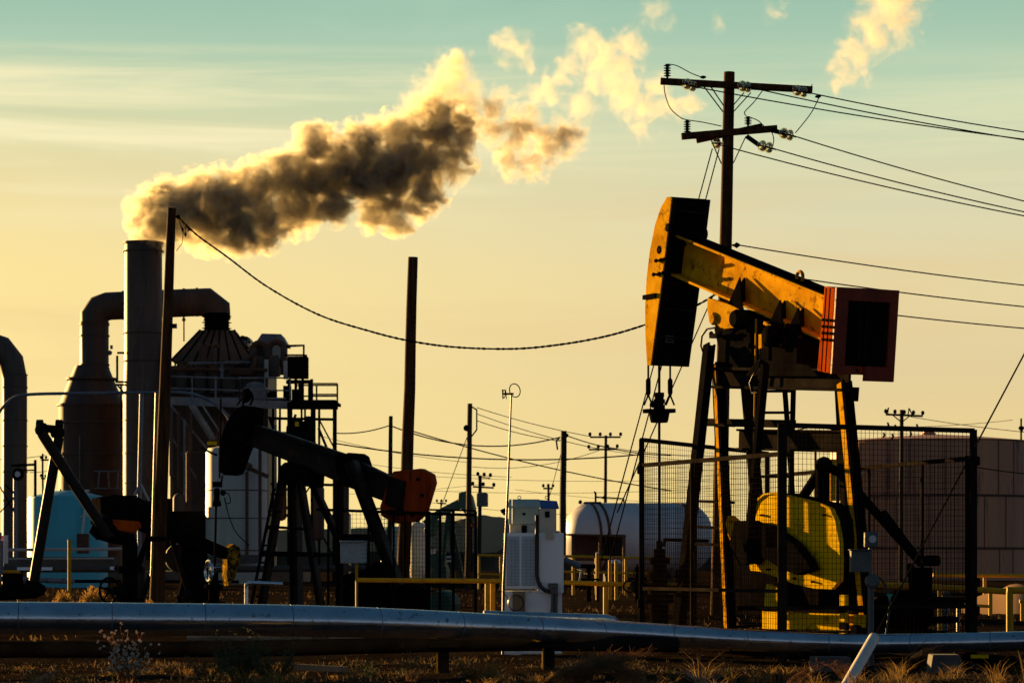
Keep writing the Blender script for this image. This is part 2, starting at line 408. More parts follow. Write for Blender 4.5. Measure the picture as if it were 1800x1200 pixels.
# ------------------------------------------------------------------ ground and hills
from mathutils import noise as mnoise
def hgt(x, y):
    a = min(1, max(0, (y-12)/10))
    n = mnoise.noise(Vector((x*.35, y*.35, 0)))*.06+mnoise.noise(Vector((x*1.7, y*1.7, 3)))*.03+mnoise.noise(Vector((x*6, y*6, 7)))*.012
    big = mnoise.noise(Vector((x*.03, y*.03, 9)))*.25*min(1, max(0, (y-75)/60))
    return n*a + big - .02
def make_ground():
    m = M('dirt_ground', (.026, .018, .012), (.009, .006, .0045), rough=.95, scale=1.1, bump=.9, bscale=30, spec=0)
    nt = m.node_tree; L = nt.links.new; b = nt.nodes['Principled BSDF']
    src = b.inputs['Base Color'].links[0].from_socket
    v = nd(nt, 'ShaderNodeTexVoronoi'); v.inputs['Scale'].default_value = 22
    tc = nd(nt, 'ShaderNodeTexCoord'); L(tc.outputs['Object'], v.inputs['Vector'])
    r = nd(nt, 'ShaderNodeValToRGB'); r.color_ramp.elements[0].position = .10; r.color_ramp.elements[0].color = (1, 1, 1, 1)
    r.color_ramp.elements[1].position = .22; r.color_ramp.elements[1].color = (0, 0, 0, 1)
    L(v.outputs['Distance'], r.inputs[0])
    mx = nd(nt, 'ShaderNodeMix', data_type='RGBA'); L(r.outputs[0], mx.inputs[0]); L(src, mx.inputs[6]); mx.inputs[7].default_value = (.07, .052, .038, 1)
    L(mx.outputs[2], b.inputs['Base Color'])
    bm = bmesh.new(); rows = []; y = -20.0; ys = [-3000, -400, -60, -10, 5, 12]
    y = 16
    while y < 9000:
        ys.append(y); y *= 1.0065 if y < 60 else (1.03 if y < 300 else 1.12)
    nx = 150
    for y in ys:
        hw = 8+abs(y)*.30 if y > 0 and y < 300 else abs(y)*1.4+20
        rows.append([bm.verts.new((hw*(2*i/nx-1), y, hgt(hw*(2*i/nx-1), y) if 10 < y < 800 else 0)) for i in range(nx+1)])
    for i in range(len(rows)-1):
        for j in range(nx): bm.faces.new([rows[i][j], rows[i][j+1], rows[i+1][j+1], rows[i+1][j]])
    # aprons to the sides so the sheet reaches the horizon everywhere
    me = bpy.data.meshes.new('ground'); bm.to_mesh(me); bm.free()
    me.polygons.foreach_set('use_smooth', [True]*len(me.polygons)); me.materials.append(m)
    o = bpy.data.objects.new('ground', me); col.objects.link(o); structure(o)
    b2 = MB(); b2.face([(-9000, -3000, -.35), (9000, -3000, -.35), (9000, 9000, -.35), (-9000, 9000, -.35)])
    g2 = b2.build('ground_plain', m, smooth=False, org=(0, 0, 0), recalc=False); structure(g2)
make_ground()
def hills(name, pts, Y, mat):
    b = MB(); vs = []
    xs = []
    for i in range(len(pts)-1):
        for k in range(12): t = k/12; xs.append((pts[i][0]*(1-t)+pts[i+1][0]*t, pts[i][1]*(1-t)+pts[i+1][1]*t))
    top = [P(x, y+mnoise.noise(Vector((x*.05, 0, Y)))*2.5, Y) for x, y in xs]
    for j in range(len(top)-1):
        a, c = top[j], top[j+1]
        A = Vector((a.x, a.y-(a.z+3)*2.5, -3)); C = Vector((c.x, c.y-(c.z+3)*2.5, -3))
        m1 = (a+A)/2+Vector((0, 0, mnoise.noise(a*.02)*a.z*.25)); m2 = (c+C)/2+Vector((0, 0, mnoise.noise(c*.02)*c.z*.25))
        b.face([A, C, m2, m1]); b.face([m1, m2, c, a])
    bmesh.ops.remove_doubles(b.bm, verts=b.bm.verts[:], dist=.01)
    structure(b.build(name, mat, org=(0, 0, 0)))
m_hill = M('hazy_hill_earth', (.36, .22, .12), (.24, .15, .08), rough=1, scale=.02, bump=0, spec=0)  # earth colour lightened to stand in for distance haze
hills('distant_hills', [(-900, 940), (-300, 925), (0, 935), (300, 930), (560, 930), (700, 925), (800, 915), (845, 905), (880, 908), (930, 920), (990, 935), (1100, 945), (1300, 948), (1500, 940), (1800, 935), (2700, 950)], 1600, m_hill)
hills('low_hills', [(-600, 975), (0, 972), (300, 975), (700, 968), (900, 972), (1200, 980), (1500, 976), (1800, 972), (2400, 975)], 420, M('rise_scrub', (.07, .05, .028), (.035, .028, .018), rough=1, scale=.12, bump=0, spec=0))

# ------------------------------------------------------------------ big pumpjack
A = Frame(1270, 33, 63)
SU, SV = A.U, A.V
pj = thing('pumpjack', A.pt(0, 0, 0), 'large yellow pumpjack with red box counterweight, sunlit side toward the camera', 'pumpjack', 'pumpjacks in the oil field')
def side_poly(fr, pts, v): return [fr.side(x, y, v) for x, y in pts]
def shape(name, fr, pts, v0, v1, mat, parent, bevel=.006, label=None):
    o = MB().prism(side_poly(fr, pts, v0), fr.V*(v1-v0)).build(name, mat, parent, bevel=bevel)
    if label: o['label'] = label
    return o
# horse head: two cheek plates, a curved front and a ribbed back coloured black for its shade
HP = [(1172, 346), (1181, 347), (1163, 497), (1144, 642), (1137, 642), (1134, 590), (1133.5, 540), (1136, 490), (1142, 440), (1151, 395), (1161, 365)]
HV = .265
head = shape('horse_head', A, HP, -HV, -HV+.05, m_yellow, pj)
hp = side_poly(A, HP, -HV)
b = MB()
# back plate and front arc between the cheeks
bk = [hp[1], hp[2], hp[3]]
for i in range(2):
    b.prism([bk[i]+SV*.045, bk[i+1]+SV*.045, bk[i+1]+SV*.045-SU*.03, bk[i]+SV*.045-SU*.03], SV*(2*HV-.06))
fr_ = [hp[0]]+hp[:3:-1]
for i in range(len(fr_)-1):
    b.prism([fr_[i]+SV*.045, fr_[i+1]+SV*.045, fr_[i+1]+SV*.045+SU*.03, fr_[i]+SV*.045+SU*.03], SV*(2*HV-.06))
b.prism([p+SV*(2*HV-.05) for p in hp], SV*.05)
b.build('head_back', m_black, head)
b = MB()
for t in (.08, .27, .5, .66, .83):
    q = (hp[1].lerp(hp[2], t*2) if t < .5 else hp[2].lerp(hp[3], (t-.5)*2))
    b.bar(q+SV*.06+SU*.02, q+SV*(2*HV-.06)+SU*.02, .035, .03, SU)
b.bar(hp[1]+SV*.03+SU*.012, hp[3]+SV*.03+SU*.012, .03, .03, SV); b.bar(hp[1]+SV*(2*HV-.03)+SU*.012, hp[3]+SV*(2*HV-.03)+SU*.012, .03, .03, SV)
b.build('stiffener', m_dark, head)
for (x, y) in ((1173, 400), (1158, 439)):
    c = A.side(x, y, -HV-.004)
    b = MB(); b.lathe(c, [(.05, -.012), (.05, .0), (.036, .0), (.036, -.02)], 16, axis=-SV, cap=False)
    b.build('lifting_hole', m_black, head)
    MB().lathe(c, [(.034, -.004), (.034, .004)], 14, axis=-SV).build('hole_cover', m_dark, head)
for (x, y, l) in ((1160, 457, .22), (1157, 481, .26)):
    c = A.side(x, y, -HV-.03); b = MB(); b.tube([c-SU*l*.5, c+SU*l*.5], .012, 6)
    b.ball(c-SU*l*.42, .028, 1); b.ball(c+SU*l*.1, .026, 1); b.ball(c+SU*l*.42, .026, 1)
    b.tube([c+SU*l*.42, c+SU*l*.42+SV*.05], .012, 6); b.tube([c-SU*l*.42, c-SU*l*.42+SV*.05], .012, 6)
    b.build('clamp_bolt', m_black, head)
c = A.side(1142, 521, -HV-.008); MB().box(c, .30, .03, .055, (SU, SV, ZV)).build('stop_block', m_black, head)
c = A.end(1177, 596, A.uof(A.side(1149, 596, -HV))+.05)
b = MB()
for dy in (-.035, 0, .035): b.box(c+ZV*dy, .09, .006, .012, (SV, SU, ZV))
for dx in (-.05, .05): b.box(c+SV*dx, .006, .006, .09, (SV, SU, ZV))
b.build('data_plate', m_grey, head)
# walking beam (I section)
VB = -.15
tl = A.side(1186, 412, VB); tr = A.side(1452, 520, VB); bl = A.side(1178, 484, VB); br_ = A.side(1446, 600, VB)
dB = (tr-tl).normalized()
w = .30
b = MB()
FL = .028
b.prism([tl, tr, tr-ZV*FL, tl-ZV*FL], SV*w); b.prism([bl+ZV*FL, br_+ZV*FL, br_, bl], SV*w)
b.prism([p+SV*(w/2-.012) for p in (tl-ZV*FL, tr-ZV*FL, br_+ZV*FL, bl+ZV*FL)], SV*.024)
beam = b.build('walking_beam', m_yellow, pj, bevel=.004)
topcap = MB().prism([p+ZV*.004 for p in (tl+SV*.012, tr+SV*.012, tr+SV*(w-.012), tl+SV*(w-.012))], ZV*.01).build('top_flange_shade', m_black, beam)  # black layer paints the unlit top of the yellow flange
for (x, y, h, wd) in ((1297, 487, 48, 20), (1368, 527, 44, 18), (1400, 540, 44, 18)):
    p0 = A.side(x, y, -.10); u = A.uof(p0)
    t_ = A.end(x, y, u); k = h/F*p0.y
    zt = A.side(x, y, VB).z
    # vertical gusset across the beam
    base = p0-ZV*k*1.0
    MB().prism([p0+SV*.08, base-SV*.14-dB*.0, base+SV*.22-ZV*.05], SU*.02).build('gusset', m_black, beam)
    MB().prism([base-SV*.13, base+SU*.30-SV*.13-ZV*.10, p0+SV*.02], SV*.02).build('gusset', m_black, beam)
for (x, y) in ((1237, 412), (1406, 487)):
    c = A.side(x, y, 0); MB().ring(c, .062, .019, SV, 18, 8).tube([c-ZV*.06, c-ZV*.13], .022, 6).build('lifting_eye', m_dark if x < 1300 else m_yellow, beam)
# counterweight
WV = -.40
WP = [(1449, 503), (1468, 505), (1459, 657), (1436, 651)]
wp = side_poly(A, WP, WV)
cw = MB().prism(wp, SV*.80).build('counterweight', m_orange, pj, bevel=.012)
e = [wp[1], wp[1]+SV*.80, wp[2]+SV*.80, wp[2]]
def onend(a, b_): return e[0].lerp(e[1], a).lerp(e[3].lerp(e[2], a), b_)
b = MB()
off = SU*.035
for (a0, b0, a1, b1) in ((0, 0, 1, .15), (0, .90, .38, 1.0), (.52, .90, 1, 1.07), (0, .15, .2, .90), (.87, .15, 1, .90)):
    b.prism([onend(a0, b0), onend(a1, b0), onend(a1, b1), onend(a0, b1)], off)
b.build('face_frame', m_orange_shade, cw, bevel=.004)
MB().prism([onend(.2, .15), onend(.87, .15), onend(.87, .9), onend(.2, .9)], SU*.006).build('recess_panel', m_black, cw)  # black sheet puts the shade of the recess into colour
b = MB()
for a in (.42, .52): b.bar(onend(a, .22)+SU*.012, onend(a, .8)+SU*.012, .02, .02, SV)
b.ball(onend(.80, .62)+SU*.03, .014, 1)
b.build('recess_rib', m_dark, cw)
b = MB()
for i in range(3):
    for j in range(4):
        c = A.side(1446+i*6.3, 562+j*11.5+i*.5, WV-.012); b.lathe(c, [(.016, -.03), (.016, .008)], 6, axis=-SV)
b.build('bolt_group', m_dark, cw)
b = MB()
for x in (1452, 1459): b.bar(A.side(x, 506, WV-.002), A.side(x-9, 653, WV-.002), .006, .004, SU)
b.build('weight_joint', m_black, cw)
# centre bearing, saddle and samson post
b = MB()
for v in (-.20, .20):
    pass
b.prism(side_poly(A, [(1243, 524), (1300, 540), (1304, 575), (1268, 578), (1256, 566), (1246, 562), (1243, 545)], -.19), SV*.06)
b.lathe(A.side(1253, 560, -.20), [(.06, -.02), (.075, .0), (.075, .1)], 16, axis=SV)
sad = b.build('saddle_bracket', m_yellow, pj, bevel=.006)
b = MB()
b.prism(side_poly(A, [(1262, 540), (1322, 556), (1318, 590), (1322, 618), (1316, 655), (1258, 655), (1262, 610), (1255, 580)], -.13), SV*.30)
for (x, y) in ((1316, 580), (1320, 608), (1313, 652), (1262, 640)): b.ball(A.side(x, y, -.16), .05, 1, (1, 1, .6))
b.lathe(A.side(1288, 560, -.3), [(.09, 0), (.11, .05), (.11, .5), (.09, .6)], 16, axis=SV)
b.build('center_bearing', m_black, pj, bevel=.012)
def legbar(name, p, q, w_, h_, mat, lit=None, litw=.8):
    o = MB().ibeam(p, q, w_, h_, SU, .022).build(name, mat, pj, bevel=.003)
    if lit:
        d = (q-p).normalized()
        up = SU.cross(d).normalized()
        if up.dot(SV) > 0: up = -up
        MB().bar(p+up*(h_/2+.003)+d*.02, q+up*(h_/2+.003)-d*.02, w_*litw, .006, SU).build('lit_flange_face', lit, o)  # thin yellow strip paints the sunlit flange of a black leg
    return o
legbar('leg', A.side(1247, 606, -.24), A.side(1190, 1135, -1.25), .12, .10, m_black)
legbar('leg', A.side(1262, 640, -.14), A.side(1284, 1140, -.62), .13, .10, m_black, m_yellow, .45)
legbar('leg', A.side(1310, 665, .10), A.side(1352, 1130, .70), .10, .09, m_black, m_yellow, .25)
b = MB(); b.tube([A.side(1312, 660, 0), A.side(1332, 900, 0), A.side(1338, 1010, 0)], .075, 12); b.build('post_tube', m_dark, pj)
b = MB()
for (y, xa, xb) in ((745, 1236, 1290), (880, 1218, 1290), (925, 1214, 1285), (955, 1210, 1280)):
    b.bar(A.side(xa, y, -.35), A.side(xb, y+3, -.35), .03, .03, SV)
b.build('leg_rung', m_dark, pj)
b = MB(); b.tube([A.side(1256, 576, -.22), A.side(1243, 578, -.24), A.side(1234, 590, -.24), A.side(1232, 608, -.24), A.side(1240, 632, -.22), A.side(1252, 660, -.22), A.side(1262, 700, -.25), A.side(1270, 760, -.25)], .012, 6)
b.tube([A.side(1326, 655, -.25), A.side(1318, 672, -.26), A.side(1322, 690, -.26), A.side(1332, 690, -.26), A.side(1336, 670, -.26), A.side(1336, 600, -.26)], .010, 6)
b.build('grease_hose', m_rubber, pj)
b = MB(); b.box(A.side(1258, 590, -.2), .16, .08, .05, (SU, SV, ZV)); b.ball(A.side(1250, 586, -.22), .03, 1); b.ball(A.side(1266, 585, -.22), .03, 1)
b.build('grease_fitting', m_dark, pj)
# platform beam that carries the tail bearing, tail leg
b = MB(); b.ibeam(A.side(1256, 664, -.16), A.side(1494, 668, -.16), .20, .24, SV, .03); b.ibeam(A.side(1256, 664, .30), A.side(1490, 666, .30), .16, .24, SV, .03)
b.build('platform_beam', m_dark, pj, bevel=.004)
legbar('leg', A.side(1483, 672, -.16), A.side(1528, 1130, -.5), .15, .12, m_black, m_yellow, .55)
MB().prism(side_poly(A, [(1460, 680), (1497, 680), (1495, 705), (1483, 702)], -.14), SV*.1).build('knee_plate', m_black, pj)
legbar('leg', A.side(1476, 676, .32), A.side(1500, 1130, .8), .10, .08, m_dark)
b = MB(); b.ibeam(A.side(1300, 772, -.10), A.side(1497, 776, -.10), .1, .24, SV, .025); b.build('cross_beam', m_dark, pj, bevel=.003)
b = MB(); b.bar(A.side(1246, 742, -.12), A.side(1396, 745, -.12), .05, .09, SV); b.build('cross_beam', m_dark, pj)
# tail (equaliser) bearing group beneath the beam
b = MB()
b.prism(side_poly(A, [(1338, 585), (1352, 570), (1392, 580), (1402, 600), (1400, 650), (1336, 650), (1334, 610)], -.22), SV*.36)
b.lathe(A.side(1345, 590, -.34), [(.07, 0), (.12, .03), (.12, .16)], 16, axis=SV)
b.prism(side_poly(A, [(1330, 632), (1420, 640), (1440, 662), (1310, 660)], -.26), SV*.4)
b.prism(side_poly(A, [(1398, 600), (1424, 655), (1398, 655)], -.1), SV*.05)
b.lathe(A.side(1372, 600, -.28), [(.05, 0), (.08, .03), (.08, .12)], 14, axis=SV)
b.ball(A.side(1340, 640, -.25), .055, 1); b.ball(A.side(1362, 574, -.2), .06, 1); b.ball(A.side(1385, 575, -.2), .05, 1)
b.build('tail_bearing', m_black, pj, bevel=.01)
b = MB(); b.box(A.side(1356, 572, -.2), .26, .06, .035, (dB, SV, dB.cross(SV))); b.box(A.side(1338, 600, -.33), .07, .03, .16, (SU, SV, ZV)); b.box(A.side(1362, 580, -.22), .1, .05, .06, (SU, SV, ZV))
b.build('bearing_cap', m_yellow, pj, bevel=.006)
# ladder
b = MB()
la, lb = A.end(1334, 560, .9), A.end(1326, 1010, .9); lc, ld = A.end(1398, 560, .9), A.end(1386, 1010, .9)
la, lc = la+SV*0, lc
b.bar(la, lb, .05, .035, SV); b.bar(lc, ld, .05, .035, SV)
for k in range(12):
    t = (k+.4)/12; b.bar(la.lerp(lb, t), lc.lerp(ld, t), .03, .03, ZV)
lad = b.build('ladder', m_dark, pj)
MB().bar(la-SV*.029, lb-SV*.029, .012, .035, SU).build('lit_rail', m_yellow, lad)  # yellow strip paints the sunlit side of the rail
# gear reducer, belt guard, crank and pitman
GP = [(1316, 962), (1317, 935), (1322, 902), (1331, 880), (1346, 868), (1364, 866), (1392, 872), (1440, 884), (1460, 893), (1470, 915), (1476, 950), (1477, 985), (1476, 1020), (1462, 1036), (1430, 1034), (1395, 1026), (1360, 1012), (1335, 1004), (1318, 1002)]
gd = MB().prism(side_poly(A, GP, -.62), SV*.05).build('belt_guard', m_guard, pj, bevel=.008)
gp = side_poly(A, GP, -.62)
b = MB()
for i in range(len(gp)):
    p, q = gp[i], gp[(i+1) % len(gp)]
    d = (q-p).normalized(); nrm = d.cross(SV)
    b.prism([p+SV*.052, q+SV*.052, q+SV*.052-nrm*.012, p+SV*.052-nrm*.012], SV*.22)
b.build('guard_rim', m_black, gd, recalc=True)
b = MB()
for i in range(len(gp)):
    p, q = gp[i], gp[(i+1) % len(gp)]
    if i < 10: b.bar(p-SV*.01, q-SV*.01, .02, .02, SV)
b.build('guard_lip', m_guard, gd)
b = MB()
for (x, y) in ((1352, 1000), (1398, 1016), (1430, 1022), (1340, 905), (1450, 905)): b.lathe(A.side(x, y, -.63), [(.012, -.01), (.012, .03)], 8, axis=-SV)
b.build('guard_bolt', m_dark, gd)
b = MB(); b.prism(side_poly(A, [(1280, 930), (1420, 930), (1440, 960), (1440, 1065), (1275, 1065), (1268, 960)], -.25), SV*.6)
b.lathe(A.side(1300, 965, -.55), [(.14, 0), (.17, .05), (.17, .4)], 18, axis=SV)
b.build('gear_reducer', m_black, pj, bevel=.015)
b = MB(); b.prism(side_poly(A, [(1290, 915), (1318, 914), (1330, 920), (1345, 922), (1372, 938), (1395, 955), (1418, 985), (1425, 1000), (1400, 1010), (1372, 1000), (1350, 985), (1330, 975), (1322, 990), (1300, 992), (1280, 960)], -.78), SV*.12); b.lathe(A.side(1312, 958, -.82), [(.07, 0), (.09, .02), (.09, .06)], 16, axis=SV); b.build('crank_counterweight', m_black, pj, bevel=.01)  # black crank shape, drawn out over the dark area across the guard
b = MB(); b.prism(side_poly(A, [(1278, 905), (1289, 915), (1298, 935), (1300, 962), (1290, 968), (1279, 940), (1275, 920)], -.66), SV*.1); b.build('crank_arm', m_yellow, pj, bevel=.01)
b = MB(); b.bar(A.side(1345, 640, -.80), A.side(1316, 955, -.88), .08, .06, SV); b.build('pitman_arm', m_black, pj)  # arm added on this side to cast shade over the belt guard
b = MB(); b.bar(A.side(1374, 610, .30), A.side(1400, 960, .42), .04, .05, SV); b.build('pitman_arm', m_black, pj)
b = MB(); b.tube([A.side(1400, 890, -.3), A.side(1448, 818, -.3)], .055, 10); b.ball(A.side(1448, 818, -.3), .10, 2); b.tube([A.side(1448, 818, -.3), A.side(1476, 830, .1), A.side(1500, 856, .3), A.side(1620, 990, 1.1)], .05, 10)
b.tube([A.side(1446, 815, -.3), A.side(1446, 890, -.3)], .075, 8)
b.lathe(A.side(1622, 985, 1.0), [(.05, 0), (.06, .05), (.06, .2)], 12, axis=SV)
b.build('brace_tube', m_black, pj)
b = MB(); b.tube([A.side(1552, 900, 1.0), A.side(1618, 988, 1.1)], .045, 8); b.box(A.side(1620, 1030, 1.1), .14, .2, .42, (SU, SV, ZV)); b.bar(A.side(1600, 990, 1.1), A.side(1606, 1060, 1.1), .06, .06); b.build('crank_weight', m_black, pj, bevel=.01)
# base skid
b = MB(); b.ibeam(A.side(1180, 1118, -.66), A.side(1500, 1124, -.66), .12, .20, SV, .02); b.ibeam(A.side(1180, 1118, .66), A.side(1660, 1124, .66), .12, .20, SV, .02)
for x in (1210, 1330, 1450): b.bar(A.side(x, 1120, -.66), A.side(x, 1120, -.66)+SV*1.3, .12, .16, SU)
b.build('base_skid', m_dark, pj)
b = MB(); b.prism(side_poly(A, [(1340, 1074), (1517, 1080), (1516, 1128), (1340, 1128)], -.62), SV*.04); sk = b.build('skid_panel', m_guard, pj)
b = MB(); b.bar(A.side(1484, 1045, -.68), A.side(1484, 1125, -.68), .10, .05, SU); b.bar(A.side(1362, 1030, -.70), A.side(1358, 1070, -.70), .28, .05, SU); b.build('bracket_post', m_guard, sk)
b = MB(); b.box(A.side(1484, 1100, -.84), .13, .04, .07, (SU, SV, ZV)); b.box(A.side(1510, 1108, -.80), .16, .06, .07, (SU, SV, ZV)); b.lathe(A.side(1503, 1108, -.84), [(.06, -.02), (.06, .05)], 12, axis=SV)
b.build('skid_clamp', m_black, sk)
b = MB(); b.bar(A.side(1300, 1068, -.8), A.side(1520, 1072, -.8), .06, .05, SV); b.build('skid_rail', m_black, sk)
# motor on the skid
b = MB(); c = A.side(1590, 1078, .9); b.lathe(c-SV*.35, [(.10, 0), (.19, .03), (.20, .1), (.20, .55), (.17, .62), (.1, .66)], 20, axis=SV); b.box(c-ZV*.2, .4, .5, .06, (SU, SV, ZV)); b.box(c+ZV*.2, .16, .18, .12, (SU, SV, ZV))
b.build('drive_motor', m_black, pj)
for (x, y) in ((1660, 1040), (1690, 1020)): pass
b = MB(); b.box(A.side(1640, 1058, 1.2), .5, .5, .12, (SU, SV, ZV)); b.tube([A.side(1600, 1090, 1.1), A.side(1680, 1088, 1.1)], .04, 8); b.build('skid_machinery', m_dark, pj, bevel=.01)
# bridle, carrier bar and polished rod
def rod_pt(x, y): return A.side(x, y, -.0)
cl1, cl2 = A.side(1139.5, 640, -HV+.05), A.end(1178, 640, A.uof(A.side(1139.5, 640, -HV+.05)))
def down(p, y2):
    return Vector((p.x, p.y, CZ+(HY-y2)/F*p.y))
b = MB()
for p in (cl1, cl2):
    b.tube([p+ZV*.05, down(p, 667)], .012, 6); b.tube([down(p, 664), down(p, 668), down(p, 690), down(p, 697)], [.012, .030, .030, .012], 8)
    q = down(p, 712); b.tube([down(p, 694), q+XV*.05], .012, 6); b.tube([down(p, 694), q-XV*.05], .012, 6)
b.build('bridle_cable', m_black, pj)
mid = (cl1+cl2)/2; cb = down(mid, 722)
b = MB(); ex = (cl2-cl1).normalized(); b.bar(cb-ex*.20, cb+ex*.20, .10, .05, ex.cross(ZV)); b.ball(cb-ex*.20, .026, 1); b.ball(cb+ex*.20, .026, 1)
b.lathe(cb-ZV*.14, [(.10, 0), (.11, .03), (.13, .14)], 14)
b.lathe(cb+ZV*.02, [(.07, 0), (.07, .05), (.055, .05), (.055, .07), (.07, .07), (.07, .12), (.055, .12), (.055, .15), (.06, .15), (.06, .2)], 12); b.ball(cb+ZV*.08-ex*.09, .045, 1)
b.build('carrier_bar', m_black, pj)
MB().tube([down(mid, 640), down(mid, 1015)], .016, 8).build('polished_rod', m_dark, pj)
WH = Vector((mid.x, mid.y, 0))
wh = thing('wellhead', WH, 'dark wellhead with stuffing box under the large pumpjack head', 'wellhead')
def wz(y): return CZ+(HY-y)/F*WH.y
b = MB(); b.lathe(WH, [(.20, wz(1160)), (.20, wz(1120)), (.11, wz(1118)), (.11, wz(1060)), (.17, wz(1058)), (.17, wz(1045)), (.10, wz(1044)), (.10, wz(1020)), (.14, wz(1018)), (.14, wz(1006)), (.09, wz(1004)), (.09, wz(990))], 18)
b.build('casing_head', m_black, wh)
b = MB(); b.lathe(WH, [(.09, wz(992)), (.13, wz(990)), (.13, wz(980)), (.07, wz(978)), (.07, wz(965)), (.035, wz(964)), (.035, wz(950))], 14)
b.build('stuffing_box', m_black, wh)
b = MB(); b.tube([WH+ZV*wz(1030), WH+Vector((-.35, -.1, wz(1030)))], .045, 8); b.ball(WH+Vector((-.3, -.1, wz(1030))), .075, 1)
b.tube([WH+Vector((0, 0, wz(1035))), WH+Vector((.28, 0, wz(1035))), WH+Vector((.28, 0, wz(1130)))], .045, 8)
b.tube([WH+ZV*wz(960)+XV*.05, WH+ZV*wz(948)+XV*.07, WH+Vector((.6, .2, wz(950)))], .022, 6)
b.build('flow_pipe', m_dark, wh)
b = MB(); b.ring(WH+Vector((-.37, -.15, wz(1030))), .07, .012, (0.4, 1, 0), 14, 5); b.build('valve_wheel', m_dark, wh)

# ------------------------------------------------------------------ wire cage round the big pumpjack
cA = G(1375, 28.8); cB = G(1711, 30.0); cC = G(1128, 32.2); cD = Vector((3.25, 36.2, 0))
cage = thing('safety_cage', (cA+cB+cC+cD)/4*1.0-ZV*0, 'tall dark wire mesh safety cage standing around the large yellow pumpjack', 'fence')
def zat(py, Y): return CZ+(HY-py)/F*Y
def wire_panel(parent, p, q, z0, z1, dx=.052, dz=.055, r=.0018, mat=m_mesh):
    b = MB(); d = (q-p); Ln = d.length; d.normalize(); nr = d.cross(ZV)
    n = int(Ln/dx)
    for i in range(1, n):
        a = p+d*(i*Ln/n)+nr*mnoise.noise(Vector((i*.4, p.x, 0)))*.006; b.bar(a+ZV*z0, a+ZV*z1, r*2, r*2, nr)
    m_ = int((z1-z0)/dz)
    for j in range(1, m_):
        z = z0+(z1-z0)*j/m_; b.bar(p+ZV*z+nr*r*2, q+ZV*z+nr*r*2, r*2, r*2, ZV)
    return b.build('mesh_panel', mat, parent, smooth=False, recalc=False)
def frame_panel(parent, p, q, z0, z1, w_=.045, mids=(), postw=.06, mat=m_dark, rails=()):
    d = (q-p).normalized(); nr = d.cross(ZV)
    MB().bar(p+ZV*z1, q+ZV*z1, w_, w_, ZV).build('top_rail', mat, parent)
    for z in list(rails)+[z0]: MB().bar(p+ZV*z, q+ZV*z, w_*.8, w_*.8, ZV).build('rail', mat, parent)
    for t in mids:
        a = p.lerp(q, t); MB().bar(a+ZV*z0, a+ZV*(z1-.02), w_*.7, w_*.7, nr).build('post', mat, parent)
def post(parent, p, z1, w_=.07, mat=m_dark, z0=-.1):
    return MB().bar(p+ZV*z0, p+ZV*z1, w_, w_, YV).build('post', mat, parent, bevel=.004)
H1, H2 = 2.40, 2.11
post(cage, cA, H1+.02, .09); post(cage, cB, H1+.01, .07); post(cage, cC, H1+.01, .06); post(cage, cD, H1, .06)
dAB = (cB-cA).normalized(); dAC = (cC-cA).normalized(); dCD = (cD-cC).normalized(); dBD = (cD-cB).normalized()
frame_panel(cage, cA, cB, .22, H1, .05, (), rails=(.55,))
wire_panel(cage, cA+dAB*.04, cB-dAB*.04, .22, H1)
frame_panel(cage, cA+dAC*.06, cC-dAC*.05, .22, H2, .045, (.62,), rails=(.72,))
wire_panel(cage, cA+dAC*.06, cC-dAC*.05, .22, H2)
frame_panel(cage, cC, cD, .22, H1, .045, (.4,))
wire_panel(cage, cC+dCD*.04, cD-dCD*.04, .22, H1, dx=.07, dz=.07, r=.0015)
e1 = cB+dBD*.12
frame_panel(cage, e1, cD, .22, H2, .045, (.2, .45, .7), rails=(.6,))
wire_panel(cage, e1, cD, .22, H2, dx=.075, dz=.075, r=.0014)
MB().bar(e1+ZV*-.1, e1+ZV*(H2+.03), .07, .07, YV).build('gate_post', m_dark, cage)
for z in (H2-.08, .45, .75):
    MB().lathe(cB+Vector((.03, -.03, z)), [(.02, 0), (.035, .01), (.035, .09), (.02, .1)], 8).build('hinge', m_dark, cage)
for z in (H2-.1, .5):
    MB().lathe(cC+Vector((-.02, -.03, z)), [(.02, 0), (.035, .01), (.035, .09), (.02, .1)], 8).build('hinge', m_dark, cage)

# control boxes and meter on a conduit post in front of the cage
st = G(1530, 28.6)
cp = thing('control_post', st, 'galvanized conduit post with grey switch boxes and a round meter at the cage', 'control panel')
def pz(y): return zat(y, 28.6)
b = MB(); b.tube([G(1529, 28.6, -.05), G(1529, 28.6, pz(1020))], .022, 8); b.tube([G(1534, 28.6, -.05), G(1534, 28.6, pz(1020))], .012, 6)
b.tube([G(1531, 28.6, pz(1020)), G(1529, 28.6, pz(990)), G(1530, 28.6, pz(960))], .02, 8)
b.build('conduit', m_silver if False else m_grey, cp)
MB().box(P(1531, 948, 28.6), .135, .09, .155).build('switch_box', m_grey, cp, bevel=.01)
MB().ring(P(1534, 947, 28.53), .032, .007, YV, 16, 6).lathe(P(1534, 947, 28.54), [(.03, 0), (.03, .004)], 16, axis=-YV).build('meter_glass', m_glassw, cp)
MB().box(P(1512, 986, 28.65), .20, .14, .22).box(P(1512, 966, 28.63), .22, .18, .015).build('junction_box', m_grey, cp, bevel=.01)
MB().lathe(P(1532, 1021, 28.65), [(.055, 0), (.072, .02), (.072, .08), (.05, .1)], 20, axis=-YV).build('round_housing', m_grey, cp)
MB().tube([P(1540, 1012, 28.6), P(1550, 1018, 28.6), P(1560, 1035, 28.6), P(1565, 1060, 28.6), P(1561, 1088, 28.6), G(1553, 28.6, .1)], .012, 6).build('flexible_conduit', m_rubber, cp)
b = MB(); b.prism([P(1558, 1043, 28.55), P(1570, 1043, 28.55), P(1564, 1054, 28.55)], YV*.01)
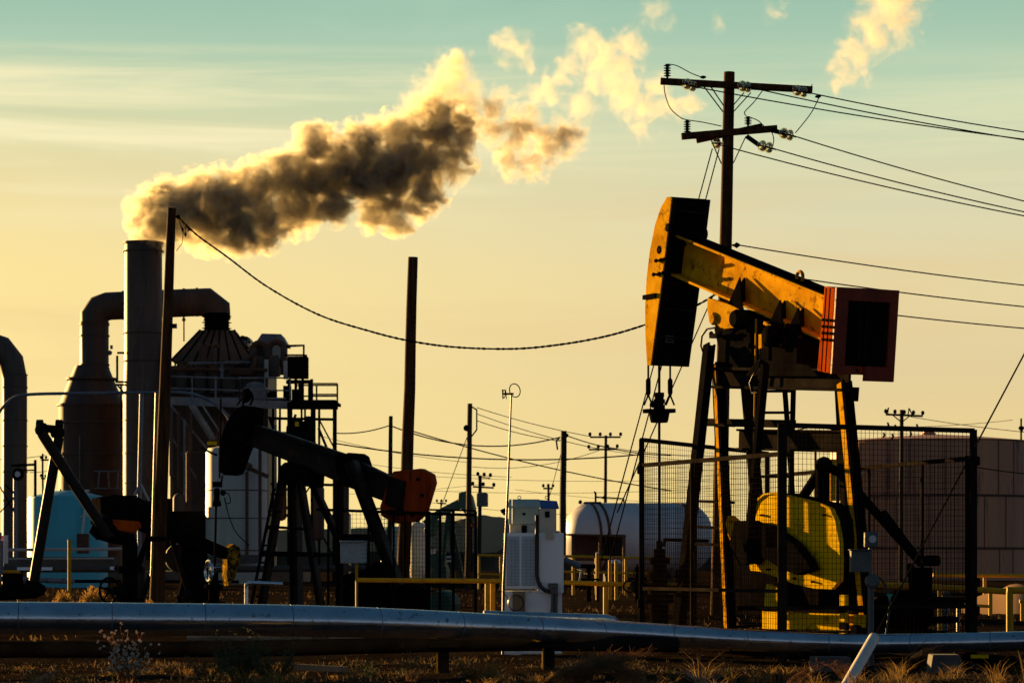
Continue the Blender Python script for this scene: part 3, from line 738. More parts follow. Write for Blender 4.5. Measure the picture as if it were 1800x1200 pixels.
tag(b.build('flag_tag', m_greenp), 'small teal triangular tag tied to the guy wire by the cage', 'tag')
# ------------------------------------------------------------------ generic pieces
def single(mb, name, mat, label, cat, group=None, **k): return tag(mb.build(name, mat, **k), label, cat, group)
def wire(name, pts, label, r=.012, sag=0, mat=m_wire, cat='wire', group=None, n=14, twist=False):
    p, q = pts
    path = [p.lerp(q, i/n)-ZV*sag*4*(i/n)*(1-i/n) for i in range(n+1)]
    b = MB()
    if twist:
        L_ = (q-p).length; k = int(L_/.16)
        for ph in (0, math.pi):
            pp = []
            for i in range(k*4+1):
                t = i/(k*4); a = t*k*math.pi*.9+ph
                pp.append(p.lerp(q, t)-ZV*sag*4*t*(1-t)+(ZV*math.cos(a)+YV*math.sin(a))*r*.75)
            b.tube(pp, r, 4)
    else: b.tube(path, r, 5)
    return tag(b.build(name, mat), label, cat, group)

# ------------------------------------------------------------------ foreground pipelines
def pipepath(pts): return [P(x, y, Y) for x, y, Y in pts]
def bands(b, path, r):
    acc = 0; nxt = .45
    for i in range(len(path)-1):
        p, q = path[i], path[i+1]; L_ = (q-p).length
        while nxt < acc+L_:
            t = (nxt-acc)/L_; c = p.lerp(q, t); b.lathe(c, [(r*1.004, -.012), (r*1.012, -.008), (r*1.012, .012), (r*1.004, .016)], 28, axis=(q-p)); nxt += .9+random.uniform(-.04, .04)
        acc += L_
def smoothpath(p, k=6):
    out = []
    for i in range(len(p)-1):
        p0 = p[max(0, i-1)]; p1 = p[i]; p2 = p[i+1]; p3 = p[min(len(p)-1, i+2)]
        for j in range(k):
            t = j/k; out.append(.5*((2*p1)+(p2-p0)*t+(2*p0-5*p1+4*p2-p3)*t*t+(3*p1-p0-3*p2+p3)*t**3))
    out.append(p[-1]); return out
pl = thing('pipeline', G(900, 27), 'long insulated silver pipeline crossing the whole foreground, nearer and higher than the others', 'pipeline', None)
mainp = smoothpath(pipepath([(-700, 1084, 25.0), (-200, 1085, 25.2), (200, 1087, 25.5), (600, 1092, 26), (900, 1103, 26.8), (1100, 1112, 27.6), (1300, 1123, 28.0), (1500, 1130, 28.2), (1650, 1129, 28.0), (1800, 1126, 27.8), (2500, 1112, 27.0)]))
rr = []
for p in mainp:
    px = 900+p.x/p.y*F; t = min(1, max(0, (px-500)/950)); rr.append(.146*(1-t)+.095*t)
MB().tube(mainp, rr, 32).build('jacket', m_jacket, pl)
b = MB(); acc = 0; nxt = .3
for i in range(len(mainp)-1):
    p, q = mainp[i], mainp[i+1]; L_ = (q-p).length
    while nxt < acc+L_:
        t = (nxt-acc)/L_; c = p.lerp(q, t); r_ = rr[i]*(1-t)+rr[i+1]*t
        b.lathe(c, [(r_*.99, -.006), (r_*1.008, -.005), (r_*1.008, .005), (r_*.99, .006)], 32, axis=(q-p), cap=False); nxt += .82+random.uniform(-.05, .05)
    acc += L_
b.build('jacket_seam', M('seam_metal', (.22, .26, .30), rough=.4, metal=.6), pl)
p2 = smoothpath(pipepath([(850, 1080, 28.7), (940, 1083, 28.8), (1040, 1086, 28.9), (1066, 1087, 28.92)]))
sp = tag(MB().tube(p2+[P(1080, 1090, 28.93), P(1090, 1098, 28.95)], [.045]*len(p2)+[.04, .02], 16).build('pipe', m_jacket), 'short thin silver pipe with rounded end just behind the main pipeline near the cabinet', 'pipe')
low = smoothpath(pipepath([(-500, 1140, 25.9), (200, 1141, 26.1), (500, 1138, 26.4), (800, 1131, 26.9), (1000, 1130, 27.3), (1190, 1133, 27.6)]))
tag(MB().tube(low, .075, 20).build('pipe', m_dark), 'dark bare pipe running below the silver pipeline in its shadow', 'pipe')
low2 = smoothpath(pipepath([(330, 1118, 27.2), (420, 1118, 27.2), (520, 1117, 27.2), (640, 1117, 27.4)]))
tag(MB().tube(low2, .06, 16).build('pipe', m_steelb), 'grey pipe half hidden behind the weeds under the pipeline', 'pipe')
tag(MB().tube(pipepath([(-300, 1140, 29.5), (150, 1131, 30)]), .035, 10).tube(pipepath([(-300, 1152, 29), (150, 1150, 29.4)]), .03, 10).build('pipe_pair', m_dark), 'pair of thin dark pipes lying on the ground at the lower left', 'pipe')
# steel supports
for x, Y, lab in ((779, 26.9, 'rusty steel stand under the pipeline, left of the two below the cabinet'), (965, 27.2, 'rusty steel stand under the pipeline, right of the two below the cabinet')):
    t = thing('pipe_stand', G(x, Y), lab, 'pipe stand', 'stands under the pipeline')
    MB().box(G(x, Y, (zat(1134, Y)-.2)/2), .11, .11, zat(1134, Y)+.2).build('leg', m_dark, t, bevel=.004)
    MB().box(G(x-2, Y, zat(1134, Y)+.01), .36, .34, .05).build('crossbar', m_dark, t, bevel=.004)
    MB().box(G(x-10.5, Y-.02, zat(1172, Y)), .018, .1, .42).build('lit_edge', m_rail, t)  # yellow strip paints the sunlit left edge of the stand
tag(MB().prism([P(1428, 1154, 27.0), P(1430, 1190, 27.0), P(1498, 1190, 27.0), P(1496, 1154, 27.0)], YV*.3).build('concrete_block', m_conc, bevel=.01), 'pale concrete footing below the pipeline under the cage', 'concrete block')
tag(MB().prism([P(1640, 1150, 26.4), P(1634, 1190, 26.4), P(1694, 1190, 26.4), P(1688, 1150, 26.4)], YV*.3).build('concrete_block', m_conc, bevel=.01), 'concrete pier below the pipeline right of the white guy wire sleeve', 'concrete block')
t = thing('pipe_support', G(1740, 29.6), 'dark low pipe crossing with a sunlit yellow end at the lower right', 'pipe')
MB().tube([P(1690, 1157, 29.6), P(1810, 1158, 29.6)], .04, 10).build('pipe', m_black, t); MB().box(P(1722, 1153, 29.3), .18, .02, .035).build('end_plate', m_guard, t)
MB().tube([P(1690, 1172, 29.8), P(1790, 1173, 29.8)], .05, 10).build('pipe', m_black, t)

# ------------------------------------------------------------------ yellow railings
def railing(label, pts, posts, r, rp, mat=m_rail, Yp=None, low=None):
    pts = [P(*p) for p in pts]
    t = thing('yellow_railing', Vector((pts[0].x, pts[0].y, 0)), label, 'railing')
    MB().tube(pts, r, 14).build('handrail', mat, t)
    if low: MB().tube([p-ZV*low for p in pts], r*.8, 8).build('lower_rail', mat, t)
    for px, y, Y in posts:
        c = P(px, y, Y); MB().tube([c, Vector((c.x, c.y, -.1))], rp, 12).build('post', mat, t)
    return t
railing('yellow pipe railing running behind the electrical cabinet toward the cage', [(628, 1019, 35.0), (900, 1021, 35.0), (1120, 1027, 34.5), (1200, 1028, 34.4)], [(857, 1024, 35), (866, 1024, 35.4), (1065, 1030, 34.6)], .030, .033)
railing('yellow pipe railing behind the right side of the cage', [(1500, 1026, 38.6), (1640, 1031, 38), (1768, 1039, 37.5)], [(1652, 1031, 38)], .042, .03)
railing('brightly lit yellow railing corner at the right edge of the photo', [(1770, 1037, 33.5), (1900, 1037, 33.5), (2200, 1037, 33.5)], [(1775, 1038, 33.5), (2100, 1038, 33.5)], .042, .042)
railing('thin yellow railing in front of the brown tank, right of the cage', [(1640, 1010, 70), (1850, 1012, 70)], [(1731, 1010, 70), (1830, 1012, 70)], .05, .045)
railing('low thin yellow railing end on the bank right of the cage', [(1700, 1034, 55), (1738, 1036, 55)], [(1741, 1036, 55)], .04, .04, low=.32)
railing('small yellow railing at the far right edge behind the bright rail', [(1792, 1056, 50), (1850, 1057, 50)], [(1797, 1056, 50)], .035, .035)
railing('far yellow railing across the front of the horizontal white tank', [(990, 977, 92), (1120, 980, 92), (1180, 981, 92)], [(1008, 978, 92), (1048, 979, 92), (1100, 980, 92), (1150, 981, 92)], .045, .05, low=.5)
railing('far yellow railing between the green pumpjack and the cabinet', [(838, 975, 120), (890, 976, 120)], [(842, 975, 120), (880, 976, 120)], .05, .05, low=.8)
for x, y0, lab in ((1050, 972, 'yellow bollard in front of the tank shed, tallest with white tip'), (1072, 985, 'yellow bollard right of the white tipped one'), (1083, 985, 'yellow bollard beside the danger sign')):
    t = thing('bollard', G(x, 80), lab, 'bollard', 'bollards before the tank shed'); MB().lathe(G(x, 80, -.1), [(.045, 0), (.045, zat(y0, 80)+.1)], 10).build('pipe', m_rail, t)
    MB().ball(P(x, y0, 80), .05, 1).build('cap', m_signw, t)

# ------------------------------------------------------------------ electrical cabinet by the antenna
CY = 31.6
t = thing('electrical_cabinet', G(937, CY), 'tall pale blue electrical cabinet with two louvre strips and a black conduit', 'electrical cabinet')
def cbox(x0, x1, y0, y1, Y, d, name, mat, par, bevel=.008, dx=0):
    z0, z1 = zat(y1, Y), zat(y0, Y); c = P((x0+x1)/2, (y0+y1)/2, Y); c.y += d/2; c.x = c.x+dx
    return MB().box(c, (x1-x0)/F*Y, d, z1-z0).build(name, mat, par, bevel=bevel)
cbox(886, 945, 936, 1035, CY, .38, 'louvre_door', m_cab, t)
cbox(945, 991, 936, 1042, CY+.01, .40, 'side_door', m_cab, t)
cbox(884, 988, 1038, 1149, CY+.04, .34, 'lower_door', m_cab, t)
b = MB()
for (xa, xb) in ((892, 912), (918, 940)):
    cbox(xa-1, xb+1, 942, 1029, CY-.003, .01, 'louvre_shade_strip', m_louvre, t, bevel=0)  # darker strip paints the shaded gaps between the fins
    for i in range(33):
        y = 944+i*2.55
        for k in range(3):
            x0 = xa+(xb-xa)*k/3+.4; x1 = xa+(xb-xa)*(k+1)/3-.4
            p = P(x0, y, CY-.006); q = P(x1, y, CY-.006); p2_, q2 = P(x1, y+1.3, CY-.022), P(x0, y+1.3, CY-.022)
            b.face([p, q, p2_, q2]); 
b.build('louvre', m_cab, t, smooth=False)
b = MB()
for i in range(42): b.box(P(886.5, 940+i*2.2, CY+.0), .012, .03, .007)
b.build('edge_fin', m_cab, t, smooth=False)
b = MB(); b.tube([P(944, 905, CY-.1), P(944, 920, CY-.06), P(944, 1010, CY-.06), P(946, 1022, CY-.06), P(951, 1031, CY-.06), P(958, 1037, CY-.06), P(968, 1040, CY-.06)], .022, 10)
b.build('black_conduit', m_rubber, t)
b = MB(); b.box(P(972, 1029, CY-.05), .11, .09, .06); b.box(P(974, 1036, CY-.05), .08, .08, .1); b.tube([P(972, 1040, CY-.05), P(972, 1062, CY-.05), P(970, 1085, CY-.05)], .022, 8); b.tube([P(978, 1040, CY-.05), P(977, 1085, CY-.05)], .018, 8)
b.build('conduit_box', m_grey, t, bevel=.006)
cbox(901, 923, 1039, 1078, CY-.012, .03, 'tan_panel', m_tan, t, bevel=.002)
b = MB()
for k in range(3): b.ring(P(906+k*.7, 1059, CY-.06-k*.012), .085, .006, YV, 26, 5)
b.tube([P(894, 1054, CY-.06), P(886, 1042, CY-.06), P(884, 1020, CY-.06), P(885, 990, CY-.04)], .006, 5)
b.build('coiled_cable', m_rubber, t)
b = MB(); b.box(P(937, 950, CY-.02), .03, .02, .06); b.box(P(932, 1038, CY-.02), .02, .02, .05); b.box(P(966, 940, CY-.02), .08, .02, .09); b.build('paper_label', m_cabc, t)
MB().lathe(P(951, 1025, CY), [(.012, 0), (.012, .02)], 10, axis=-YV).build('door_latch', m_grey, t)
cbox(884, 915, 1141, 1150, CY-.03, .03, 'foot_plate', m_signw, t, bevel=0)
t = thing('meter_cabinet', G(937, CY+.3), 'smaller cream and pale green upper cabinet with blue sloped lid behind the tall cabinet', 'electrical cabinet')
Y2 = CY+.25
cbox(894, 948, 890, 921, Y2, .5, 'green_door', m_cabg, t)
cbox(948, 978, 893, 950, Y2-.02, .5, 'cream_side', m_cabc, t)
cbox(896, 948, 921, 950, Y2+.02, .46, 'cream_lower', m_cabc, t)
cbox(917, 926, 923, 950, Y2, .02, 'dark_gap', m_black, t, bevel=0)
b = MB(); b.prism([P(891, 891, Y2-.03), P(951, 891, Y2-.03), P(948, 877, Y2+.10), P(895, 877, Y2+.10)], YV*.4); b.build('green_lid', m_cabg, t, bevel=.004)
b = MB(); b.prism([P(951, 893, Y2-.035), P(983, 893, Y2-.035), P(979, 880, Y2+.10), P(948, 878, Y2+.10)], YV*.4); b.build('blue_lid', m_cabb, t, bevel=.004)
cbox(918, 924, 901, 905, Y2-.006, .02, 'vent_hole', m_black, t, 0); cbox(958, 966, 898, 909, Y2-.026, .02, 'window', m_black, t, 0)
for x in (913, 961): MB().ring(P(x, 874, Y2+.2), .018, .004, YV, 12, 5).build('lifting_ring', m_dark, t)
MB().tube([P(901, 877, Y2-.04), P(901, 920, Y2-.04)], .008, 6).build('conduit', m_silver, t)
b = MB(); b.tube([P(888, 900, CY), P(886, 905, CY)], .02, 6); b.prism([P(879, 896, CY), P(888, 892, CY), P(889, 901, CY), P(882, 902, CY)], YV*.1)
t = thing('antenna_mast', G(888, CY-.2), 'thin metal mast topped with a ring antenna beside the cabinet', 'antenna')
MB().tube([G(883.5, CY-.2, -.1), P(885, 1030, CY-.2), P(893, 850, CY-.2), P(899, 690, CY-.2)], [.016, .016, .012, .009], 8).build('pole', m_grey, t)
bb = MB(); bb.ring(P(905, 686, CY-.2), .075, .006, (.8, 1, .3), 22, 6); bb.tube([P(884, 692, CY-.2), P(903, 692, CY-.2)], .012, 6); bb.build('ring_antenna', m_black, t)
bb = MB(); bb.ring(P(886, 692, CY-.2), .045, .005, (1, .3, 0), 16, 5); bb.tube([P(883, 684, CY-.2), P(884, 701, CY-.2)], .006, 5); bb.tube([P(889, 684, CY-.2), P(890, 701, CY-.2)], .005, 5); bb.build('cross_element', m_black, t)
b.build('small_lamp', m_dark, t)
t = thing('angled_pipe', G(1010, 45), 'slanted blue-grey pipe sticking out right of the electrical cabinet', 'pipe')
MB().tube([P(990, 982, 45), P(1020, 996, 45)], .05, 8).build('pipe', m_steelb, t); MB().tube([P(1015, 994, 45), P(1046, 995, 45)], .035, 8).build('arm', m_black, t)
t = thing('marker_post', G(1021, 60), 'short cream marker stake right of the cabinet', 'post'); MB().bar(P(1018, 1024, 60), P(1022, 1001, 60), .04, .04).build('stake', m_pvc, t)

# ------------------------------------------------------------------ utility poles
def pole(label, top, base, Y, r0, r1, name='utility_pole', mat=m_wood, group=None, n=14, cat='utility pole'):
    t = thing(name, G(base, Y), label, cat, group)
    a = P(top[0], top[1], Y); c = G(base, Y, -.1)
    path = [a.lerp(c, i/8)+XV*mnoise.noise(Vector((i*.5, Y, top[0])))*.02*(0 < i < 8) for i in range(9)]
    MB().tube(path, [r0+(r1-r0)*i/8 for i in range(9)], n).build('pole', mat, t)
    return t
PY = 55
mp_ = pole('tall dark power pole with two crossarms and glass insulators behind the large pumpjack', (1282, 127), 1262, PY, .105, .155, mat=m_wood, n=20)
m_arm = m_wood
b = MB(); b.bar(P(1161, 143, PY-.14), P(1428, 158, PY-.14), .10, .125, YV); arm1 = b.build('crossarm', m_arm, mp_, bevel=.006)
b = MB(); b.bar(P(1198, 240, PY-.18), P(1366, 226, PY-.05), .10, .125, YV); b.build('crossarm', m_arm, mp_, bevel=.006)
b = MB(); b.bar(P(1224, 247, PY+.15), P(1340, 222, PY+.15), .10, .11, YV); b.build('crossarm', m_arm, mp_, bevel=.006)
b = MB()
for (x0, y0, x1, y1) in ((1237, 152, 1271, 197), (1249, 152, 1272, 186), (1308, 163, 1290, 184), (1320, 163, 1289, 197), (1250, 246, 1268, 288), (1311, 240, 1289, 287)):
    b.bar(P(x0, y0, PY-.2), P(x1, y1, PY-.12), .03, .02, YV)
b.build('arm_brace', m_black, mp_)
def post_insul(x, y, h, Y=PY-.14, par=mp_):
    b = MB(); c = P(x, y, Y); s = h/F*Y; pr = [(.02, -.12), (.02, 0)]
    for i in range(5):
        z = s*(i+.3)/5.2; pr += [(.03, z), (.075, z+.01), (.055, z+s*.09), (.03, z+s*.1)]
    pr += [(.04, s*.97), (.04, s)]
    b.lathe(c, pr, 16); return b.build('post_insulator', m_black, par)
post_insul(1173, 136, 23); post_insul(1208, 234, 22, PY-.16); post_insul(1315, 220, 15, PY-.1)
def disc_string(x0, y0, x1, y1, Y, n=2, par=mp_, r=.115, tilt=(.5, -.7, 0)):
    a, c = P(x0, y0, Y), P(x1, y1, Y); d = (c-a)
    ax = (d.normalized()*.6+Vector((0, -.75, 0))).normalized()
    s = MB(); s.tube([a-d*.25, c+d*.3], .018, 6)
    o = s.build('insulator_string', m_black, par)
    g = MB()
    for i in range(n):
        p = a.lerp(c, (i+.5)/n)
        g.lathe(p, [(.025, .045), (.05, .04), (r*.8, .022), (r, 0), (r*.96, -.012), (r*.8, .004), (r*.74, -.014), (r*.6, .008), (r*.5, -.012), (r*.3, .005), (.025, -.03)], 24, axis=ax, cap=False)
    g.build('glass_disc', m_glass, o)
    return o
disc_string(1202, 146, 1222, 153, PY-.35); disc_string(1300, 151, 1318, 154, PY-.35); disc_string(1395, 158, 1418, 163, PY-.35)
disc_string(1372, 233, 1393, 239, PY-.2); disc_string(1334, 255, 1357, 261, PY-.3); disc_string(1254, 252, 1266, 252, PY-.1, 1)
b = MB(); b.tube([P(1313, 240, PY-.2), P(1334, 255, PY-.3)], .05, 6); b.tube([P(1356, 229, PY-.1), P(1380, 235, PY-.2)], .05, 6); b.ball(P(1236, 136, PY-.2), .035, 1, (2, 1, 1)); b.ball(P(1438, 170, PY-.3), .035, 1, (2, 1, 1)); b.bar(P(1420, 163, PY-.3), P(1428, 148, PY-.3), .015); b.build('line_clamp', m_black, mp_)
def jumper(pts, par=mp_, r=.010):
    MB().tube(smoothpath([P(x, y, PY-.3) for x, y in pts], 5), r, 5).build('jumper_wire', m_wire, par)
jumper([(1173, 113), (1190, 116), (1215, 129), (1236, 137)]); jumper([(1167, 145), (1169, 165), (1178, 190), (1195, 206), (1208, 211), (1235, 215), (1268, 222)])
jumper([(1340, 160), (1325, 180), (1309, 197), (1312, 204)]); jumper([(1315, 205), (1332, 212), (1343, 222), (1356, 232), (1360, 246), (1358, 258)]); jumper([(1440, 171), (1425, 200), (1398, 234)])
b = MB(); b.ball(P(1295, 431, PY-.2), .06, 1); b.tube([P(1288, 431, PY-.1), P(1300, 431, PY-.2)], .025, 6); b.build('spool_insulator', m_black, mp_)
# line wires to the right
for (a, c, lab, sg) in (((1222, 153), (2100, 278), 'power line from the left end insulator of the top crossarm', .12), ((1318, 154), (2100, 287), 'power line from the middle insulator of the top crossarm', .12),
                        ((1420, 163), (2100, 271), 'power line from the right end insulator of the top crossarm', .10), ((1395, 239), (2100, 420), 'uppermost power line from the lower crossarm', .12),
                        ((1358, 261), (2100, 429), 'middle power line from the lower crossarm', .13), ((1262, 254), (2100, 430), 'lowest power line from the lower crossarm', .15),
                        ((1300, 431), (2100, 530), 'thin line leaving the power pole just above the pumpjack beam', .10), ((1300, 473), (2100, 565), 'line crossing behind the pumpjack beam and red counterweight', .10), ((1330, 522), (2100, 598), 'lowest line passing right behind the red counterweight', .10)):
    wire('power_line', (P(*a, PY-.2), P(*c, PY)), lab, r=.013, sag=sg, cat='power line')
# twisted service cable between the left pole and the main pole
LPY = 60
lp = pole('leaning wooden pole in front of the smoking stack with a sagging cable at its top', (302, 366), 275, LPY, .088, .165, n=20)
b = MB(); b.ball(P(313, 381, LPY), .05, 1); b.tube([P(304, 381, LPY), P(313, 381, LPY)], .02, 6); b.build('cable_hook', m_black, lp)
jl = MB()
for pts in (((313, 385), (318, 392), (321, 404), (326, 412), (327, 398)), ((315, 390), (322, 410), (320, 428), (310, 441)), ((318, 386), (326, 402), (332, 398))): jl.tube([P(x, y, LPY-.1) for x, y in pts], .008, 5)
for x, y in ((321, 404), (326, 412), (332, 403)): jl.ball(P(x, y, LPY-.1), .028, 1, (1, 1, 1.8))
jl.build('drip_loop', m_black, lp)
b = MB(); b.tube([P(275, 690, LPY-.1), P(267, 1000, LPY-.1), P(266, 1012, LPY-.1)], .032, 8); b.build('conduit_riser', m_riser, lp)
b = MB(); b.lathe(P(277, 951, LPY), [(.165, 0), (.19, .01), (.19, .09), (.165, .1)], 18); b.build('pole_band', m_black, lp)
b = MB(); b.box(P(303, 572, LPY-.05), .10, .1, .06); b.build('pole_bracket', m_black, lp)
pp = [(313, 381), (345, 412), (400, 452), (470, 504), (560, 553), (650, 582), (720, 599), (800, 610), (900, 613), (980, 606), (1060, 592), (1130, 572), (1215, 541), (1262, 515)]
path = smoothpath([P(x, y, LPY+(PY-LPY)*(x-313)/950) for x, y in pp], 12)
b = MB(); acc = 0
for ph in (0, math.pi):
    q = []; acc = 0
    for i, p in enumerate(path):
        if i: acc += (p-path[i-1]).length
        q.append(p+(ZV*math.cos(acc*22+ph)+YV*math.sin(acc*22+ph))*.012)
    b.tube(q, .015, 5)
tag(b.build('service_cable', m_wire), 'long sagging twisted cable from the left wooden pole to the main power pole', 'cable')
pole('thick bare pole stub with no crossarm, standing between the two dark pumpjacks', (726, 452), 708, 67, .115, .165, n=20)
# guy wires of the main pole
for (a, c, lab) in (((1252, 262), (1056, 985), 'left guy wire of the main power pole'), ((1264, 262), (1072, 985), 'second guy wire running close beside the left one'), ((1262, 500), (1085, 900), 'lower guy wire crossing behind the carrier bar')):
    wire('guy_wire', (P(*a, PY-.2), P(*c, PY-9)), lab, r=.012, cat='guy wire')
g0, g1 = P(1538, 1118, 26.6), P(1860, 510, 30)
wire('guy_wire', (P(1536, 1121, 24.6), g1), 'guy wire rising from the white sleeve to the right edge', r=.009, cat='guy wire')
t = thing('wire_sleeve', P(1490, 1205, 23.9), 'pale plastic sleeve round the foot of the guy wire at the lower right', 'guy wire guard')
dS = (P(1536, 1121, 24.6)-P(1478, 1222, 23.6)).normalized()
MB().tube([P(1478, 1222, 23.6), P(1536, 1121, 24.6)], .050, 16).tube([P(1536, 1121, 24.6), P(1536, 1121, 24.6)+dS*.004], .052, 16).build('sleeve', m_pvc, t)
# distant poles
def simple_pole(label, x0, y0, x1, Y, wpx, arms=(), extra=None):
    r = wpx/2/F*Y
    t = pole(label, (x0, y0), x1, Y, r*.85, r*1.1, mat=m_woodfar, n=8, group=None)
    for (xa, ya, xb, yb, hp_) in arms:
        MB().bar(P(xa, ya, Y-.1), P(xb, yb, Y-.1), .1, hp_/F*Y, YV).build('crossarm', m_woodfar, t)
        m = MB(); k = max(2, int(abs(xb-xa)/16))
        for i in range(k+1):
            tt = i/k; c = P(xa+(xb-xa)*tt, ya+(yb-ya)*tt-2, Y-.1); m.lathe(c, [(.05, 0), (.08, .05), (.08, .15), (.03, .2)], 6)
        m.build('insulator', m_black, t)
    return t
simple_pole('thin dark pole with cable between the plant and the stub pole', 687, 731, 684, 120, 8, extra=None)
tp = simple_pole('dark pole with small round box near its top, right of the stub pole', 826, 709, 822, 105, 10)
MB().ball(P(820, 752, 105), .12, 2).build('round_box', m_black, tp); MB().tube([P(830, 715, 105), P(838, 720, 105), P(838, 755, 105), P(828, 768, 105)], .03, 6).build('riser_loop', m_black, tp)
tp = simple_pole('dark wooden pole directly behind the cabinet', 991, 757, 988, 95, 12)
MB().tube([P(984, 768, 95), P(978, 775, 95), P(980, 790, 95)], .03, 5).ball(P(996, 765, 95), .08, 1).build('cable_clamp', m_black, tp)
tp = simple_pole('T shaped power pole above the horizontal white tank', 1065, 765, 1063, 150, 6, ((1037, 768, 1091, 768, 3), (1035, 790, 1085, 789, 3)))
tp = simple_pole('power pole with a transformer can and short arms left of the cabinet', 844, 835, 842, 140, 7, ((831, 855, 868, 857, 3), (840, 838, 862, 840, 2)))
MB().lathe(P(848, 890, 139.5), [(.26, 0), (.28, .02), (.28, .62), (.2, .68)], 14).build('transformer', m_grey, tp)
tp = simple_pole('small power pole poking up just behind the cabinet lid', 964, 850, 965, 170, 5, ((955, 858, 972, 858, 3),))
tp = simple_pole('double crossarm power pole rising in front of the brown tank', 1585, 720, 1583, 135, 8, ((1557, 728, 1622, 731, 3.5),))
b = MB()
for (x0, y0, x1, y1) in ((1585, 742, 1570, 730), (1585, 742, 1600, 730), (1560, 728, 1562, 717), (1596, 730, 1598, 717), (1562, 716, 1557, 727), (1598, 717, 1604, 730)): b.bar(P(x0, y0, 134.8), P(x1, y1, 134.8), .05, .05)
for x, y in ((1560, 742), (1573, 746), (1553, 760), (1568, 762), (1611, 745), (1600, 758)): b.tube([P(x, y, 134.8), P(x+2, y+5, 134.8), P(x-1, y+9, 134.8)], .05, 5)
b.build('hardware', m_black, tp)
simple_pole('short dark post seen through the cage beside the ladder', 1434, 757, 1433, 90, 5)
tp = simple_pole('dark post with insulators seen through the cage left of the tail leg', 1473, 741, 1472, 95, 7, ((1465, 760, 1475, 762, 3),))
simple_pole('slim pole at the far right edge above the brown tank', 1795, 735, 1796, 160, 4, ((1793, 757, 1798, 757, 5),))
simple_pole('far small pole right of the red octagonal counterweight', 775, 878, 775, 200, 3, ((768, 884, 784, 884, 2),))
simple_pole('faint pole far left seen through the pipe legs', 75, 797, 76, 190, 4, ((72, 808, 90, 808, 3), (72, 840, 88, 842, 3)))
# distant lines
LN = [((590, 761), (686, 747), 120, 5, 'dark cable ending at the thin pole right of the plant', .035), ((687, 748), (985, 768), 108, 25, 'sagging cable between the thin pole and the pole behind the cabinet', .035),
      ((727, 758), (1180, 862), 100, 9, 'cable sloping down right from the stub pole toward the cage', .03), ((590, 779), (1130, 798), 100, 18, 'long flat cable passing behind the stub pole', .035),
      ((838, 716), (1045, 768), 120, 4, 'topmost thin wire from the pole with the round box', .022), ((838, 727), (1060, 790), 120, 5, 'second thin wire from the pole with the round box', .022), ((838, 739), (985, 775), 110, 4, 'third thin wire from the pole with the round box', .022),
      ((998, 766), (1180, 800), 110, 8, 'cable leaving right of the pole behind the cabinet', .03), ((1040, 780), (1300, 800), 150, 8, 'wire from the T shaped pole behind the cage', .025),
      ((560, 800), (900, 838), 180, 7, 'faint far wire above the red counterweight', .022), ((560, 850), (1250, 858), 220, 12, 'faint far wire low over the horizon', .024), ((540, 820), (1250, 842), 220, 12, 'faint far wire crossing behind the antenna mast', .024), ((740, 880), (1060, 905), 200, 6, 'faint far wire just above the hills', .022),
      ((1600, 732), (2000, 770), 150, 8, 'far wire leaving right of the double crossarm pole', .025), ((1450, 750), (1780, 738), 170, 6, 'far wire joining the slim right pole', .022), ((1380, 765), (1470, 757), 95, -10, 'curved cable between the two posts behind the cage', .03), ((80, 800), (-60, 806), 190, 4, 'faint wire at the far left edge', .03), ((52, 830), (95, 826), 190, 1, 'faint wire between the left ducts', .03),
      ((1700, 818), (1900, 838), 60, 4, 'cable in front of the brown tank at the right', .016), ((824, 760), (770, 905), 105, 0, 'thin guy wire of the pole with the round box', .02), ((988, 790), (965, 875), 95, 0, 'thin guy wire of the pole behind the cabinet', .015),
      ((905, 860), (1250, 885), 230, 5, 'lowest faint wire above the horizontal white tank', .022), ((560, 765), (820, 812), 170, 6, 'faint wire sloping past the thin pole', .022), ((590, 868), (850, 850), 240, 4, 'faint wire rising right behind the green pumpjack', .022),
      ((1062, 790), (1350, 812), 160, 8, 'lower faint wire leaving the T shaped pole', .022), ((830, 820), (1062, 788), 150, 14, 'faint wire drooping left from the T shaped pole', .022)]
for a, c, Y, sg, lab, r in LN: wire('far_wire', (P(*a, Y), P(*c, Y)), lab, r=r*.72, sag=sg*Y/F, cat='wire')
# ------------------------------------------------------------------ steam plant on the left
SY = 150
st_ = thing('exhaust_stack', G(252, SY), 'tall round grey steel stack with smoke pouring from its top', 'smokestack')
s0 = P(252, 427, SY); zt = s0.z
b = MB(); b.lathe(G(252, SY), [(1.06, -.2), (1.06, zat(700, SY)), (1.0, zat(640, SY)), (.98, zat(430, SY)), (1.0, zt)], 48, cap=False)
b.lathe(G(252, SY), [(.95, zt-3), (.95, zt)], 48, cap=False)
b.build('shell', m_stack, st_)
for y in (443, 587, 636, 690, 740, 798, 850): MB().lathe(G(252, SY, zat(y, SY)), [(1.0, 0), (1.085, .01), (1.085, .05), (1.0, .06)], 48, cap=False).build('band', m_plant, st_)
MB().lathe(G(252, SY, zt-.06), [(.96, 0), (1.05, .0), (1.05, .1), (.96, .1), (.96, 0)], 48, cap=False).build('rim', m_plant, st_)
b = MB(); b.tube([P(206, 625, SY-.5), P(206, 672, SY-.5)], .06, 6); b.tube([P(206, 620, SY-.5), P(219, 620, SY-.5)], .06, 6); b.tube([P(203, 671, SY-.5), P(219, 671, SY-.5)], .06, 6); b.tube([P(203, 676, SY-.5), P(219, 676, SY-.5)], .06, 6); b.tube([P(206, 676, SY-.5), P(218, 690, SY-.5)], .05, 6); b.tube([P(213, 676, SY-.5), P(213, 760, SY-.5)], .05, 6)
b.build('access_frame', m_black, st_)
TY = 156; k = TY/F
tw = thing('scrubber_tower', G(162, TY), 'wide rusty brown scrubber tower with a conical shoulder left of the stack', 'industrial tower')
